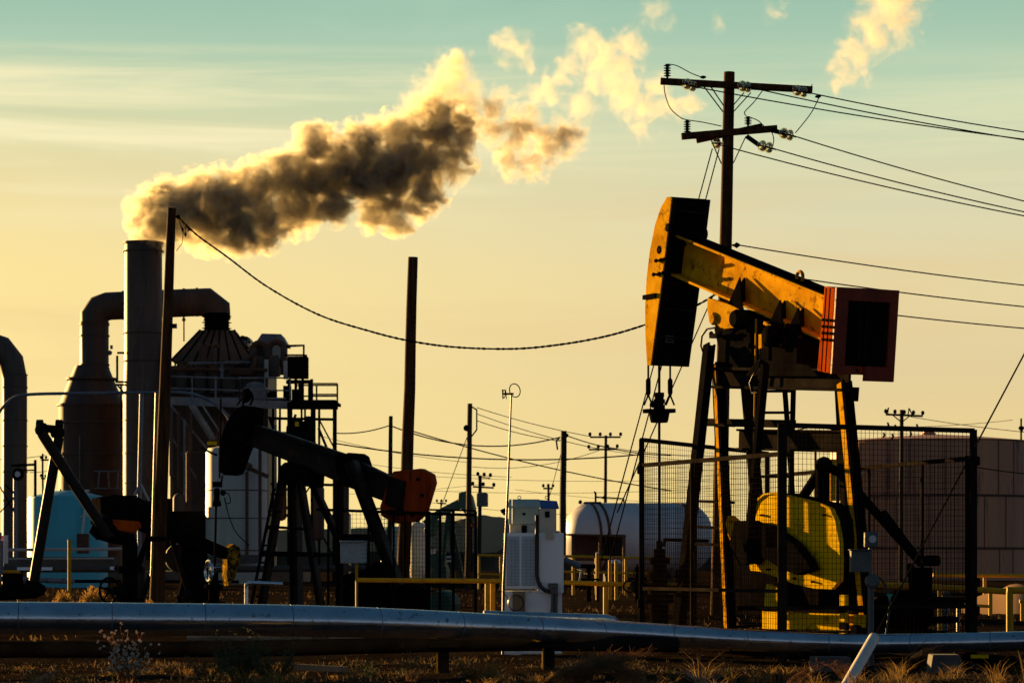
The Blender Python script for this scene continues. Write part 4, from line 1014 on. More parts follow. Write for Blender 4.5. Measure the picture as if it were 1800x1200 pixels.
MB().lathe(G(161, TY), [(57*k, -.2), (57*k, zat(716, TY)), (58*k, zat(713, TY)), (29*k, zat(643, TY))], 48).build('body', m_tower, tw)
MB().lathe(G(166, TY), [(27*k, zat(648, TY)), (25*k, zat(644, TY)), (25*k, zat(570, TY)), (26*k, zat(566, TY))], 40).build('neck', m_tower, tw)
b = MB()
for y, r in ((714, 58.5), (745, 58), (800, 58), (668, 42.5), (868, 58)): b.lathe(G(161, TY, zat(y, TY)), [(r*k-.1, 0), (r*k+.06, .0), (r*k+.06, .12), (r*k-.1, .12)], 48, cap=False)
for y in (572, 592, 643): b.lathe(G(166, TY, zat(y, TY)), [(.7, 0), (25.5*k+.03, 0), (25.5*k+.03, .1), (.7, .1)], 40, cap=False)
b.build('flange', m_plant, tw)
b = MB(); b.bar(P(140, 765, TY-1.9), P(140, 870, TY-1.9), .04, .04)
for (x0, y0, x1, y1) in ((165, 828, 215, 828), (165, 858, 215, 858), (175, 828, 172, 858), (190, 828, 192, 858), (208, 828, 206, 858)): b.tube([P(x0, y0, TY-2.3), P(x1, y1, TY-2.3)], .045, 6)
b.tube([P(194, 610, TY), P(198, 610, TY)], .12, 6); b.ball(P(193, 620, TY), .15, 1)
b.build('side_platform', m_steelb, tw)
du = thing('connecting_duct', G(270, TY+.3), 'large mitred steel duct passing behind the stack from the tower to the boiler hood', 'duct')
r25 = 24.5*k
MB().tube([P(166, 568, TY), P(166, 556, TY), P(176, 543, TY), P(190, 538, TY), P(330, 532, TY), P(362, 531, TY), P(380, 545, TY), P(381, 562, TY)], r25, 28).build('duct', m_plant, du)
b = MB()
for x in (215, 235, 262, 322, 345): b.lathe(P(x, 537.5-(x-190)*.042, TY), [(r25, 0), (r25+.03, 0), (r25+.03, .08), (r25, .08)], 28, axis=XV, cap=False)
b.tube([P(323, 556, TY-.5), P(323, 600, TY-.5)], .05, 6); b.ball(P(323, 562, TY-.5), .12, 1); b.box(P(306, 573, TY-.5), .3, .2, .25)
b.build('seam_ring', m_plant, du)
# boiler house with pyramid hood
BY = 150; kb = BY/F
bh = thing('boiler_house', G(385, BY+3), 'dark boxy boiler building with a ribbed pyramid hood under the duct elbow', 'industrial building')
b = MB(); b.box(Vector(((385-900)*kb, BY+3.2, zat(640, BY)/2-.1)), 170*kb, 5.6, zat(640, BY)+.1)
b.build('body', m_tower, bh)
hx0, hx1 = P(300, 634, BY+.2), P(446, 634, BY+.2); tx0, tx1 = P(352, 580, BY+2.2), P(412, 580, BY+2.2)
D0 = YV*5.6; D1 = YV*1.8
b = MB(); A4 = [hx0, hx1, hx1+D0, hx0+D0]; B4 = [tx0, tx1, tx1+D1, tx0+D1]
va = [b.bm.verts.new(p) for p in A4]; vb = [b.bm.verts.new(p) for p in B4]
for i in range(4): b.bm.faces.new([va[i], va[(i+1) % 4], vb[(i+1) % 4], vb[i]])
b.bm.faces.new(va[::-1]); b.bm.faces.new(vb); b.build('hood', m_plant, bh, smooth=False)
b = MB()
for i in range(8):
    t = i/7; b.bar(hx0.lerp(hx1, t)-YV*.04, tx0.lerp(tx1, t)-YV*.04, .07, .09, XV)
b.build('hood_rib', m_black, bh)
b = MB()
for i in range(22):
    x = 300+i*8; b.box(P(x, 760, BY+.37), .09, .08, 7.5)
b.build('wall_rib', m_plant, bh)
b = MB()
for i, y in enumerate((556, 562, 567, 572, 577)): b.lathe(P(381, y, BY+3.2), [(22*kb, -.04), ((27-(i % 2)*3)*kb, 0), (22*kb, .04)], 28)
b.lathe(P(381, 580, BY+3.2), [(22*kb, 0), (22*kb, .9)], 28)
b.build('bellows_collar', m_black, bh)
b = MB()
for x in (318, 352, 378, 402): b.lathe(P(x, 662, BY+.1), [(.34, -.9), (.40, -.4), (.40, .3), (.3, .5), (.12, .75)], 12); b.ball(P(x+9, 636, BY-.2), .14, 1)
b.tube([P(395, 638, BY-.4), P(425, 637, BY-.4), P(436, 632, BY-.4), P(444, 622, BY-.4), P(450, 615, BY-.4)], .13, 8)
b.build('burner_drum', m_plant, bh)
b = MB(); b.tube([P(330, 638, BY-.6), P(440, 637, BY-.6)], .07, 6); b.tube([P(390, 640, BY-.6), P(390, 665, BY-.6)], .08, 6); b.ball(P(390, 650, BY-.6), .16, 1); b.build('steam_pipe', m_steelb, bh)
# penthouse with arched ducts
ph = thing('roof_penthouse', P(475, 660, BY+2), 'small gabled penthouse with pale front behind two arched ducts on the boiler roof', 'industrial building')
b = MB(); b.box(P(476, 632, BY+3), 54*kb, 2.4, 1.5); b.build('wall', m_plant, ph)
b = MB(); g0_ = P(446, 607, BY+1.6); b.prism([P(446, 607, BY+1.6), P(505, 606, BY+1.6), P(494, 587, BY+1.6), P(460, 586, BY+1.6)], YV*2.6); b.build('roof', m_steelb, ph, smooth=False)
b = MB(); b.prism([P(478, 634, BY+1.6), P(503, 634, BY+1.6), P(503, 607, BY+1.6), P(478, 607, BY+1.6)], YV*.1); b.build('pale_front', m_white, ph)
b = MB(); b.box(P(429, 602, BY+3), 18*kb, 2, .5); b.prism([P(420, 594, BY+2), P(440, 600, BY+2), P(438, 593, BY+2), P(425, 589, BY+2)], YV*2); b.build('small_roof', m_steelb, ph)
ard = thing('arched_ducts', P(470, 660, BY+.6), 'pair of rusty arched ducts standing in front of the roof penthouse', 'duct')
for cx, r, yb in ((456, 13, 622), (486, 13, 620)):
    c = P(cx, yb-6, BY+.6); R_ = r*kb
    pa = [c+XV*R_*1.0-ZV*.9]+arc(c, R_, 0, math.pi, 10, XV, ZV)+[c-XV*R_-ZV*(.2 if cx < 470 else .9)]
    MB().tube(pa, .17, 12).build('arch', m_rustp, ard)
b = MB()
for x, w_, y0, y1 in ((455, 24, 640, 662), (480, 26, 634, 665), (470, 10, 620, 640), (498, 10, 615, 645)): b.lathe(P(x, (y0+y1)/2+12, BY+.5), [(w_/2*kb, 0), (w_/2*kb, .9), (w_/3*kb, 1.1)], 14)
b.build('cyclone_drum', m_plant, ard)
b = MB()
for x, y in ((468, 650), (502, 652)): b.tube([P(x, y-18, BY), P(x, y+14, BY)], .12, 8)
b.build('downpipe', m_white, ard)
# elevated platform
DY = 147; kd = DY/F
pf = thing('steel_platform', G(450, DY), 'elevated steel platform with grey railings and columns around the boiler house', 'platform')
zd = zat(705, DY)
b = MB(); b.bar(P(296, 704, DY), P(510, 712, DY), .12, .42, YV); b.bar(P(296, 704, DY+4), P(510, 712, DY+4), .12, .3, YV); b.box(P(400, 702, DY+1.2), 212*kd, 2.3, .08); b.build('deck', m_steelb, pf)
b = MB(); b.bar(P(505, 713, DY), P(594, 713, DY), .12, .38, YV); b.bar(P(505, 711, DY+3.5), P(594, 711, DY+3.5), .12, .38, YV); b.bar(P(593, 713, DY), P(593, 711, DY+3.5), .12, .38, ZV); b.box(P(550, 707, DY+1.8), 88*kd, 3.4, .08); b.build('deck', m_black, pf)
def railset(x0, x1, ya, yb, y_deck, n, Y, mat, par, r=.045):
    b = MB()
    for i in range(n+1):
        x = x0+(x1-x0)*i/n; b.tube([P(x, ya, Y), P(x, y_deck, Y)], r, 6)
    b.build('rail_post', mat, par)
    b = MB(); b.tube([P(x0, ya, Y), P(x1, ya+(4 if x0 < 400 else 0), Y)], r, 6); b.tube([P(x0, yb, Y), P(x1, yb+(4 if x0 < 400 else 0), Y)], r, 6); b.build('handrail', mat, par)
railset(296, 421, 661, 682, 702, 3, DY-.1, m_steelb, pf); railset(421, 510, 664, 686, 706, 2, DY-.1, m_steelb, pf)
railset(548, 593, 674, 693, 708, 1, DY-.1, m_black, pf); railset(520, 593, 677, 696, 708, 2, DY+3.4, m_black, pf)
b = MB()
for x, w_ in ((550, 7), (588, 6), (508, 6), (561, 4)): b.bar(P(x, 714, DY), G(x, DY), w_*kd, w_*kd, XV)
for x in (528, 545): b.bar(P(x, 668, DY+.2), P(x, 714, DY+.2), .2, .2, XV)
b.build('column', m_black, pf)
b = MB(); b.bar(P(452, 712, DY+.1), G(453, DY+.1), .17, .17, XV); b.bar(P(460, 712, DY), P(462, 800, DY), .1, .1, XV); b.build('column', m_white, pf)
b = MB()
for a, c in (((473, 732), (493, 790)), ((520, 728), (494, 790)), ((560, 752), (588, 820)), ((540, 745), (562, 800))): b.bar(P(*a, DY), P(*c, DY), .13, .13, YV)
for y in (735, 760, 785): b.tube([P(486, y, DY+2), P(545, y, DY+2)], .05, 5)
for x in (492, 530, 536, 553): b.tube([P(x, 715, DY+2), P(x, 830, DY+2)], .06, 5)
b.build('cross_brace', m_black, pf)
b = MB(); b.bar(P(300, 712, DY-.2), P(366, 790, DY-.2), .1, .1, YV); b.bar(P(285, 740, DY-.3), P(345, 840, DY-.3), .08, .08, YV); b.build('cross_brace', m_steelb, pf)
b = MB()
b.bar(P(340, 712, DY-1), P(378, 772, DY-1), .09, .2, YV); b.bar(P(352, 706, DY-1), P(390, 764, DY-1), .09, .09, YV); b.bar(P(334, 712, DY-.2), P(372, 772, DY-.2), .06, .2, YV)
for i in range(9): x = 342+i*4.1; y = 716+i*6.4; b.box(P(x, y, DY-.6), .25, .8, .03)
b.build('stair', m_steelb, pf)
b = MB(); b.box(P(449, 690, DY+.5), 1.2, .5, .55); b.ball(P(449, 680, DY+.5), .55, 2, (1, .5, .5)); b.build('blower_hood', m_steelb, pf)
b = MB()
for x, h in ((505, 28), (520, 22), (470, 16), (480, 20)): b.box(P(x, 706-h/2, DY+1), .4, .4, h*kd)
b.build('pump_group', m_black, pf)
bx = thing('elevated_tank', P(523, 668, DY+.5), 'small dark square tank on a stand at the right of the roof', 'tank')
b = MB(); b.box(P(524, 646, DY+.8), 35*kd, 1.1, 38*kd); b.lathe(P(536, 640, DY+.2), [(.12, 0), (.12, .5)], 8); b.build('tank_body', m_black, bx, bevel=.03)
b = MB()
for x in (508, 520, 532, 548): b.bar(P(x, 666, DY+.5), P(x, 708, DY+.5), .14, .14, XV)
b.bar(P(503, 671, DY+.5), P(548, 671, DY+.5), .2, .2, YV); b.tube([P(534, 626, DY), P(534, 607, DY), P(505, 608, DY), P(505, 622, DY)], .05, 6); b.tube([P(500, 624, DY), P(536, 624, DY)], .05, 6)
b.build('stand', m_black, bx)
t = thing('burner_skid', P(530, 800, 140), 'rusty burner machinery with yellow and pink details below the platform', 'machinery')
b = MB(); b.box(P(522, 765, 140), .55, .5, 1.5); b.lathe(P(530, 772, 140), [(.3, -.4), (.4, 0), (.25, .5), (.15, .9)], 12); b.box(P(542, 760, 140), .25, .4, 1.6); b.ball(P(508, 760, 140), .25, 1, (.7, 1, 2.4)); b.build('machine_body', m_black, t, bevel=.02)
b = MB(); b.box(P(528, 791, 139.6), .95, .3, .12); b.ball(P(536, 789, 139.5), .22, 1, (2, 1, .7)); b.build('cover', m_rustp, t)
MB().box(P(522, 745, 139.6), .18, .05, .22).build('yellow_plate', m_guard, t)
# pipework, vessels and lamps hung on the plant
pw = thing('plant_pipework', G(400, DY-2), 'tangle of rusty and grey pipes with small vessels under the steel platform', 'pipework')
rp_ = random.Random(21)
for i in range(12):
    x = rp_.uniform(300, 500); y0 = rp_.uniform(716, 760); y1 = rp_.uniform(860, 985); x2 = x+rp_.uniform(-30, 30); yy = rp_.uniform(y0+30, y1-30); Yq = DY-1.2+rp_.uniform(-.6, .6)
    if 365 < x < 470: yy = min(yy, 800)
    MB().tube([P(x, y0, Yq), P(x, yy-4, Yq), P(x+4*(1 if x2 > x else -1), yy, Yq), P(x2, yy, Yq), P(x2, min(y1, 790 if 365 < x2 < 470 else y1), Yq)], rp_.uniform(.04, .11), 8).build('pipe', rp_.choice([m_plant, m_rustp, m_steelb, m_black]), pw)
for x, y, w_, h in ((315, 905, 22, 70), (345, 925, 18, 50), (495, 880, 18, 60), (560, 900, 20, 90), (520, 905, 26, 60)):
    Yq = DY-2; c = P(x, y+h/2, Yq); r_ = w_/2*kd; H_ = h*kd
    MB().lathe(c, [(.02, -.15), (r_*.7, -.08), (r_, .05), (r_, H_-.15), (r_*.7, H_), (.05, H_+.08)], 16).build('vessel', rp_.choice([m_plant, m_white, m_rustp]), pw)
b = MB()
for y in (735, 792, 850, 905): b.bar(P(476, y, DY+1), P(592, y+2, DY+1), .12, .14, YV)
for x in (480, 512, 548, 590): b.bar(P(x, 715, DY+1), G(x, DY+1), .12, .12, XV)
for a, c in (((480, 850), (512, 905)), ((548, 850), (512, 905)), ((548, 905), (590, 985)), ((560, 735), (590, 792))): b.bar(P(*a, DY+1), P(*c, DY+1), .08, .08, YV)
b.build('support_frame', m_black, pw)
b = MB()
for x in (352, 362, 372): b.tube([P(x, 640, BY-.5), P(x, 612, BY-.5), P(x+6, 606, BY-.5), P(x+14, 610, BY-.2)], .07, 8)
b.tube([P(300, 648, BY-.5), P(470, 650, BY-.5)], .09, 8); b.tube([P(405, 655, BY-.4), P(440, 655, BY-.4), P(446, 640, BY-.4), P(446, 612, BY)], .14, 10)
b.build('hood_pipe', m_rustp, pw)
# pale vertical tank
VY = 138; kv = VY/F
vt = thing('vertical_tank', G(416, VY), 'pale off-white vertical tank with rusty pipes behind the dark pumpjack', 'tank')
MB().lathe(G(416, VY), [(54*kv, -.1), (54*kv, zat(795, VY)), (50*kv, zat(788, VY)), (20*kv, zat(782, VY))], 40).build('shell', m_white, vt)
b = MB()
for y in (863, 912, 968): b.lathe(G(416, VY, zat(y, VY)), [(54*kv, 0), (54*kv+.02, 0), (54*kv+.02, .05), (54*kv, .05)], 40, cap=False)
b.build('weld_band', m_plant, vt)
for x, y0, y1, w_ in ((434, 828, 978, 6), (457, 790, 990, 6)): MB().tube([P(x, y0, VY-1.7), P(x, y1, VY-1.7)], w_/2*kv, 8).build('rusty_downpipe', m_rustp, vt)
b = MB(); b.bar(P(414, 812, VY-1.7), P(472, 838, VY-1.7), .12, .2, YV); b.ball(P(437, 820, VY-1.8), .22, 1); b.build('pipe_brace', m_rustp, vt)
b = MB(); b.tube([P(363, 968, VY), P(363, 875, VY), P(365, 868, VY)], .05, 6); b.build('thin_downpipe', m_steelb, vt)
b = MB(); b.box(P(399, 982, VY-2), 3.0, .8, .4); b.build('base_plinth', m_conc, vt)
# teal tank
QY = 125; kq = QY/F
tt_ = thing('teal_tank', G(120, QY), 'round teal blue plastic tank with a low domed roof', 'tank')
rq = 70*kq
MB().lathe(G(119, QY), [(rq, -.1), (rq, zat(877, QY)), (rq*.97, zat(873, QY)), (rq*.35, zat(863, QY)), (rq*.1, zat(862, QY))], 48).build('shell', m_teal, tt_)
MB().lathe(G(106, QY, zat(864, QY)), [(.05, 0), (.05, .12)], 8).build('vent', m_white, tt_)
b = MB(); b.tube([P(143, 950, QY-1.8), P(149, 900, QY-1.8), P(151, 862, QY-.5), P(156, 862, QY-.3)], .05, 6); b.bar(P(140, 908, QY-1.8), P(162, 904, QY-1.8), .05, .05); b.build('fill_pipe', m_pvc, tt_)
tag(MB().box(P(146, 955, QY-3), .5, .4, .85).build('red_cabinet', m_rustp, bevel=.02), 'small dark red cabinet standing in front of the teal tank', 'box')
# far-left bent duct
LY = 142; kl = LY/F
ld_ = thing('bent_duct', G(25, LY), 'big segmented steel duct bending down at the left edge of the photo', 'duct')
MB().tube([P(-90, 640, LY), P(-60, 612, LY), P(-25, 603, LY), P(2, 612, LY), P(20, 635, LY), P(26, 665, LY), P(26, 700, LY)]+[G(25, LY, -.1)], 21.5*kl, 28).build('duct', m_stack, ld_)
b = MB()
for y in (660, 682, 740, 785, 830, 880): b.lathe(G(26, LY, zat(y, LY)), [(21*kl, 0), (22.6*kl, 0), (22.6*kl, .06), (21*kl, .06)], 28, cap=False)
b.build('band', m_plant, ld_)
b = MB(); b.tube([G(-112, LY, -.1), P(-112, 690, LY), P(-90, 640, LY)], 21*kl, 28); b.build('duct_end', m_stack, ld_)
# floodlight mast on the left
fm = thing('floodlight_mast', G(27, 118), 'steel post with round floodlight and short arm beside the left duct', 'floodlight')
MB().tube([G(27, 118), P(27, 828, 118)], .09, 8).build('post', m_steelb, fm)
b = MB(); b.bar(P(20, 818, 118), P(62, 816, 118), .1, .1, YV); b.bar(P(62, 808, 118), P(62, 872, 118), .1, .1, XV); b.bar(P(30, 826, 118), P(62, 826, 118), .06, .06, YV); b.bar(P(28, 870, 118), P(8, 850, 118), .05, .05); b.bar(P(28, 870, 118), P(0, 900, 118), .05, .05); b.bar(P(0, 855, 118), P(28, 905, 118), .05, .05); b.build('arm', m_black, fm)
MB().lathe(P(31, 833, 117.6), [(.1, .2), (.22, .1), (.26, -.05), (.24, -.08)], 16, axis=-YV).build('lamp_head', m_black, fm)
MB().lathe(P(31, 833, 117.3), [(.12, 0), (.12, .02)], 14, axis=-YV).build('lamp_glass', m_glassw, fm)
# curved pale arm
cv = thing('curved_arm_post', G(247, 100), 'pale blue pole with long curved arms spreading left and right across the stack', 'lamp post')
MB().tube([G(245, 100, -.1), P(245, 850, 100), P(249, 690, 100)], .075, 10).build('pole', m_steelb, cv)
MB().tube(smoothpath([P(-25, 760, 100), P(0, 722, 100), P(22, 700, 100), P(52, 693, 100), P(140, 691, 100), P(249, 690, 100), P(325, 690, 100), P(365, 702, 100), P(395, 725, 100), P(408, 750, 100), P(412, 775, 100)], 5), .055, 8).build('curved_arm', m_steelb, cv)
MB().tube([P(247, 850, 100), P(236, 870, 100)], .05, 6).tube([P(247, 850, 100), P(262, 880, 100)], .05, 6).build('brace', m_white, cv)
lm = thing('area_lamp', P(373, 779, 110), 'small lamp with sunlit amber housing on a bracket left of the dark pumpjack head', 'lamp')
MB().box(P(373, 779, 110), .34, .2, .15).build('lamp_housing', m_guard, lm, bevel=.02); MB().tube([P(354, 786, 110), P(372, 796, 110), P(382, 800, 110)], .05, 6).build('bracket', m_black, lm)
# pipe racks in the left middle distance
def rack(label, pts, r, mat, group='pipe runs before the plant'):
    tag(MB().tube([P(*p) for p in pts], r, 10).build('pipe_run', mat), label, 'pipe', group)
rack('upper pale pipe of the rack in front of the teal tank', [(12, 966, 105), (218, 964, 105)], .06, m_white)
rack('second thinner pale pipe of the rack below the upper one', [(15, 982, 105), (200, 981, 105)], .035, m_white)
rack('dark wide pipe with pale patches left of the wooden pole', [(0, 1000, 95), (240, 1000, 95)], .11, m_plant)
rack('pale grey ground pipe at the left edge', [(-20, 1016, 80), (130, 1021, 80)], .08, m_steelb)
rack('dark pipe run behind the low pumpjack legs', [(130, 1021, 82), (420, 1022, 82)], .05, m_black)
rack('dark pipe run behind the middle pumpjack', [(455, 975, 110), (640, 975, 110)], .06, m_black)
rack('second dark pipe run right of the white tank', [(380, 1000, 100), (640, 998, 100)], .12, m_plant)
tag(MB().box(P(61, 999, 93), 1.1, .3, .10).box(P(208, 998, 93), .5, .3, .10).build('pipe_cover', m_cab), 'white sheet covers lying on the dark pipe at the left', 'cover')
b = MB(); b.box(P(110, 990, 108), 190/F*108, .2, .5); tag(b.build('low_wall', m_conc), 'low earth coloured wall behind the pipes at the left', 'wall')
tag(MB().tube([G(122, 78, -.1), P(122, 948, 78)], .05, 10).build('bollard', m_rail), 'single tall yellow bollard in front of the teal tank', 'bollard')
t = railing('yellow guard rail low at the left edge', [(-20, 1005, 70), (33, 1004, 70)], [(33, 1004, 70)], .04, .04)
sg = thing('white_sign_board', G(5, 66), 'white board with a small red and yellow corner at the left edge', 'sign')
MB().box(P(8, 965, 66), .16, .03, .65).build('board', m_signw, sg); MB().box(P(0, 944, 65.9), .07, .02, .06).build('red_mark', m_red, sg); MB().tube([P(2, 1010, 65.9), P(2, 950, 65.9)], .05, 8).build('post', m_steelb, sg)
# shallow base band so tower and stack stand on pads
tag(MB().box(Vector(((300-900)*.03, 152, .25)), 14, 12, .7).build('plant_pad', m_conc), 'concrete pad beneath the boiler house and stack', 'concrete pad')
b = MB(); b.box(P(320, 945, 140), 2.5, 2, 2.6); b.box(P(280, 930, 139), 1.2, 1, 3); tag(b.build('equipment_box', m_black, bevel=.03), 'large black equipment housing at the foot of the boiler house', 'machinery')

# ------------------------------------------------------------------ brown tank on the right
RY = 150; kr = RY/F
rt = thing('storage_tank', G(1640, RY), 'huge round brown storage tank with rust streaks behind the cage', 'tank')
rb = 180*kr
MB().lathe(G(1640, RY), [(rb, -.2), (rb, zat(781, RY)), (rb*.98, zat(778, RY))], 72).build('shell', m_tank, rt)
MB().lathe(G(1640, RY, zat(779, RY)), [(rb*1.0, 0), (rb*1.006, .04), (rb*.5, .30), (.3, .46)], 72).build('roof', m_tank, rt)
b = MB()
for y in (876, 966): b.lathe(G(1640, RY, zat(y, RY)), [(rb, 0), (rb+.04, 0), (rb+.04, .12), (rb, .12)], 72, cap=False)
b.build('ring_seam', m_rustp, rt)
b = MB()
for row, (ya, yb) in enumerate(((781, 874), (876, 964), (966, 1010))):
    for i in range(23):
        a = 2*math.pi*(i+.5*row)/23+.05*math.sin(i*3.1+row); c = G(1640, RY)+Vector((math.cos(a), math.sin(a), 0))*(rb+.008)
        b.bar(c+ZV*zat(yb, RY), c+ZV*zat(ya, RY), .035, .03, Vector((-math.sin(a), math.cos(a), 0)))
b.build('plate_seam', m_rustp, rt)
MB().box(P(1632, 766, RY), .55, .55, .5).box(P(1632, 762, RY), .7, .7, .06).build('roof_hatch', m_tank, rt)
MB().tube([P(1724, 782, RY-3), P(1724, 772, RY-3)], .1, 8).tube([P(1730, 776, RY-3), P(1738, 780, RY-3)], .06, 6).build('roof_vent', m_black, rt)
st2 = thing('small_far_tank', G(1466, 130), 'narrow orange lit tank with a green base seen between pumpjack legs', 'tank')
MB().lathe(G(1470, 130, zat(880, 130)), [(.35, 0), (.35, 1.9)], 16).build('upper_shell', m_yellow, st2)
MB().lathe(G(1470, 130, 0), [(.5, -.1), (.5, zat(883, 130))], 16).build('lower_shell', m_teal, st2)
bank = MB()
for i in range(14):
    x0, x1 = 1690+i*12, 1702+i*12
    h0, h1 = [max(0, 30-abs((x-1790))*.22)*(1+.15*mnoise.noise(Vector((x*.1, 0, 0)))) for x in (x0, x1)]
    for (ya, yb, fa, fb) in ((58, 66, 0, 1), (66, 76, 1, .3)):
        bank.face([P(x0, 0, ya).xy.to_3d()+ZV*(h0*fa*.02-.05), P(x1, 0, ya).xy.to_3d()+ZV*(h1*fa*.02-.05), P(x1, 0, yb).xy.to_3d()+ZV*(h1*fb*.02-.05), P(x0, 0, yb).xy.to_3d()+ZV*(h0*fb*.02-.05)])
bmesh.ops.remove_doubles(bank.bm, verts=bank.bm.verts[:], dist=.01)
structure(bank.build('ground_bank', m_hill, org=(0, 0, 0)))

# ------------------------------------------------------------------ horizontal white tank and shed
HYT = 100; kh = HYT/F
ht = thing('horizontal_tank', G(1115, HYT), 'long white horizontal cylinder tank with rounded ends and brown straps', 'tank')
rH = 62*kh; zc = zat(945, HYT)
axd = Vector((1, .12, 0)).normalized()
c0, c1 = P(1030, 945, HYT), P(1212, 945, HYT+1.5); L_ = (c1-c0).length
pr = [(.02, -rH*.62), (rH*.45, -rH*.55), (rH*.75, -rH*.38), (rH*.93, -rH*.16), (rH, 0), (rH, L_), (rH*.93, L_+rH*.16), (rH*.75, L_+rH*.38), (rH*.45, L_+rH*.55), (.02, L_+rH*.62)]
MB().lathe(c0, pr, 48, axis=(c1-c0)).build('shell', m_white2, ht)
for d_ in (.0, .32, L_*.88):
    MB().lathe(c0, [(rH+.001, d_), (rH+.03, d_), (rH+.03, d_+.09), (rH+.001, d_+.09)], 48, axis=(c1-c0), cap=False).build('strap', m_rustp, ht)
b = MB(); b.box(P(1043, 883, HYT), .55, .4, .06); b.ball(P(1020, 882, HYT), .08, 1); b.ball(P(1028, 884, HYT), .06, 1); b.tube([P(1047, 882, HYT), P(1047, 866, HYT), P(1044, 864, HYT)], .035, 6); b.tube([P(1048, 873, HYT), P(1096, 876, HYT), P(1097, 884, HYT)], .03, 6); b.ball(P(1061, 874, HYT), .06, 1)
b.build('top_fitting', m_dark, ht)
b = MB(); b.box(c0+Vector((.8, 0, -1.25)), .3, 2, .8); b.box(c1+Vector((-.8, 0, -1.25)), .3, 2, .8); b.build('saddle_support', m_conc, ht)
sh = thing('small_shed', G(1045, 96), 'low brown roofed open shed in front of the horizontal white tank', 'shed')
b = MB(); b.prism([P(994, 937, 95), P(1101, 940, 95), P(1101, 943, 95), P(994, 940, 95)], YV*2); b.build('roof', m_rustp, sh)
b = MB(); b.box(P(1052, 962, 97), 90*kh, .1, 45*kh); b.build('back_wall', m_brick, sh)
for x in (1007, 1055, 1097): MB().bar(P(x, 941, 95), G(x, 95), .1, .1, YV).build('post', m_rustp, sh)
b = MB()
for i in range(7): b.box(P(1060+i*5, 965, 96.6), .05, .04, .7)
b.build('slat', m_black, sh)
ds = thing('warning_sign', G(1083, 88), 'small white sign with a red header on yellow posts before the tank', 'sign')
MB().box(P(1083, 986, 88), .27, .02, .13).build('board', m_signw, ds); MB().box(P(1083, 981, 87.98), .27, .02, .06).build('red_header', m_red, ds)
MB().tube([G(1083, 88), P(1083, 982, 88)], .03, 6).build('post', m_rail, ds)
# mid-distance clutter: pumps, manifolds, small structures (each a thing)
def lump(px, py, Y, s, label, name='wellhead_valves', mat=m_black, cat='valve assembly'):
    t = thing(name, G(px, Y), label, cat); c = G(px, Y)
    zt_ = zat(py, Y)
    MB().lathe(c, [(s*.5, -.05), (s*.5, zt_*.4), (s*.8, zt_*.42), (s*.8, zt_*.5), (s*.4, zt_*.52), (s*.4, zt_*.8), (s*.6, zt_*.82), (s*.6, zt_*.9), (s*.2, zt_*.92), (s*.2, zt_)], 12).build('valve_body', mat, t)
    MB().tube([c+ZV*zt_*.6-XV*s*2, c+ZV*zt_*.6+XV*s*2, c+XV*s*2], s*.25, 8).build('side_pipe', mat, t)
    MB().ring(c+ZV*zt_*.75-YV*s, s*.8, s*.12, YV, 14, 5).build('valve_wheel', mat, t)
lump(1035, 992, 75, .12, 'small valve assembly at the foot of the tank shed, left one'); lump(1120, 990, 75, .12, 'small valve assembly left of the cage, near the warning sign'); lump(1190, 1000, 60, .12, 'valve assembly seen through the cage beside the wellhead')
lump(1660, 1030, 42, .10, 'silver topped valve seen through the right cage panel', mat=m_grey); lump(1606, 1032, 42, .08, 'small valve right of the conduit post through the cage', mat=m_grey)
for x, y0, w_, h, Y, lab, mt in ((690, 925, 42, 70, 150, 'pale green cylindrical tank seen through the mesh left of the stub pole', m_cabg), (735, 918, 30, 74, 155, 'pale tank seen through the mesh right of the stub pole', m_white2), (604, 898, 26, 70, 150, 'cream tower base behind the middle pumpjack', m_white), (1545, 925, 40, 60, 220, 'dark shed roof far behind the cage', m_brick)):
    k_ = Y/F; t = thing('far_tank', G(x, Y), lab, 'tank'); MB().lathe(G(x, Y), [(w_/2*k_, -.1), (w_/2*k_, zat(y0+6, Y)), (w_/4*k_, zat(y0, Y))], 24).build('shell', mt, t)
    MB().lathe(G(x, Y, zat(y0, Y)), [(.1, -.1), (.1, .25)], 8).build('vent', m_plant, t)
for x, w_, h, Y, lab, mt in ((720, 90, 22, 180, 'low pale building roof far behind the mesh fence', m_white2), (890, 40, 12, 260, 'low dark sheds beyond the green pumpjack', m_brick), (1190, 60, 20, 200, 'long low building behind the white tank', m_brick)):
    k_ = Y/F; t = thing('far_building', G(x, Y), lab, 'building'); z_ = zat(985-h, Y); MB().box(G(x, Y+2, z_/2), w_*k_, 4, z_).build('wall', mt, t)
    b = MB(); b.prism([G(x-w_/2-2, Y-.2, z_), G(x+w_/2+2, Y-.2, z_), G(x, Y-.2, z_+.7)], YV*4.5); b.build('roof', m_plant, t, smooth=False)
# bent white pipe
tag(MB().tube(smoothpath([G(433, 52, -.1), P(433, 1035, 52), P(434, 1027, 52), P(440, 1024, 52), P(452, 1024, 52), P(497, 1026, 52)], 4), .036, 12).build('bent_pipe', m_silver), 'shiny bent pipe rising behind the pipeline at the left of the middle pumpjack', 'pipe')

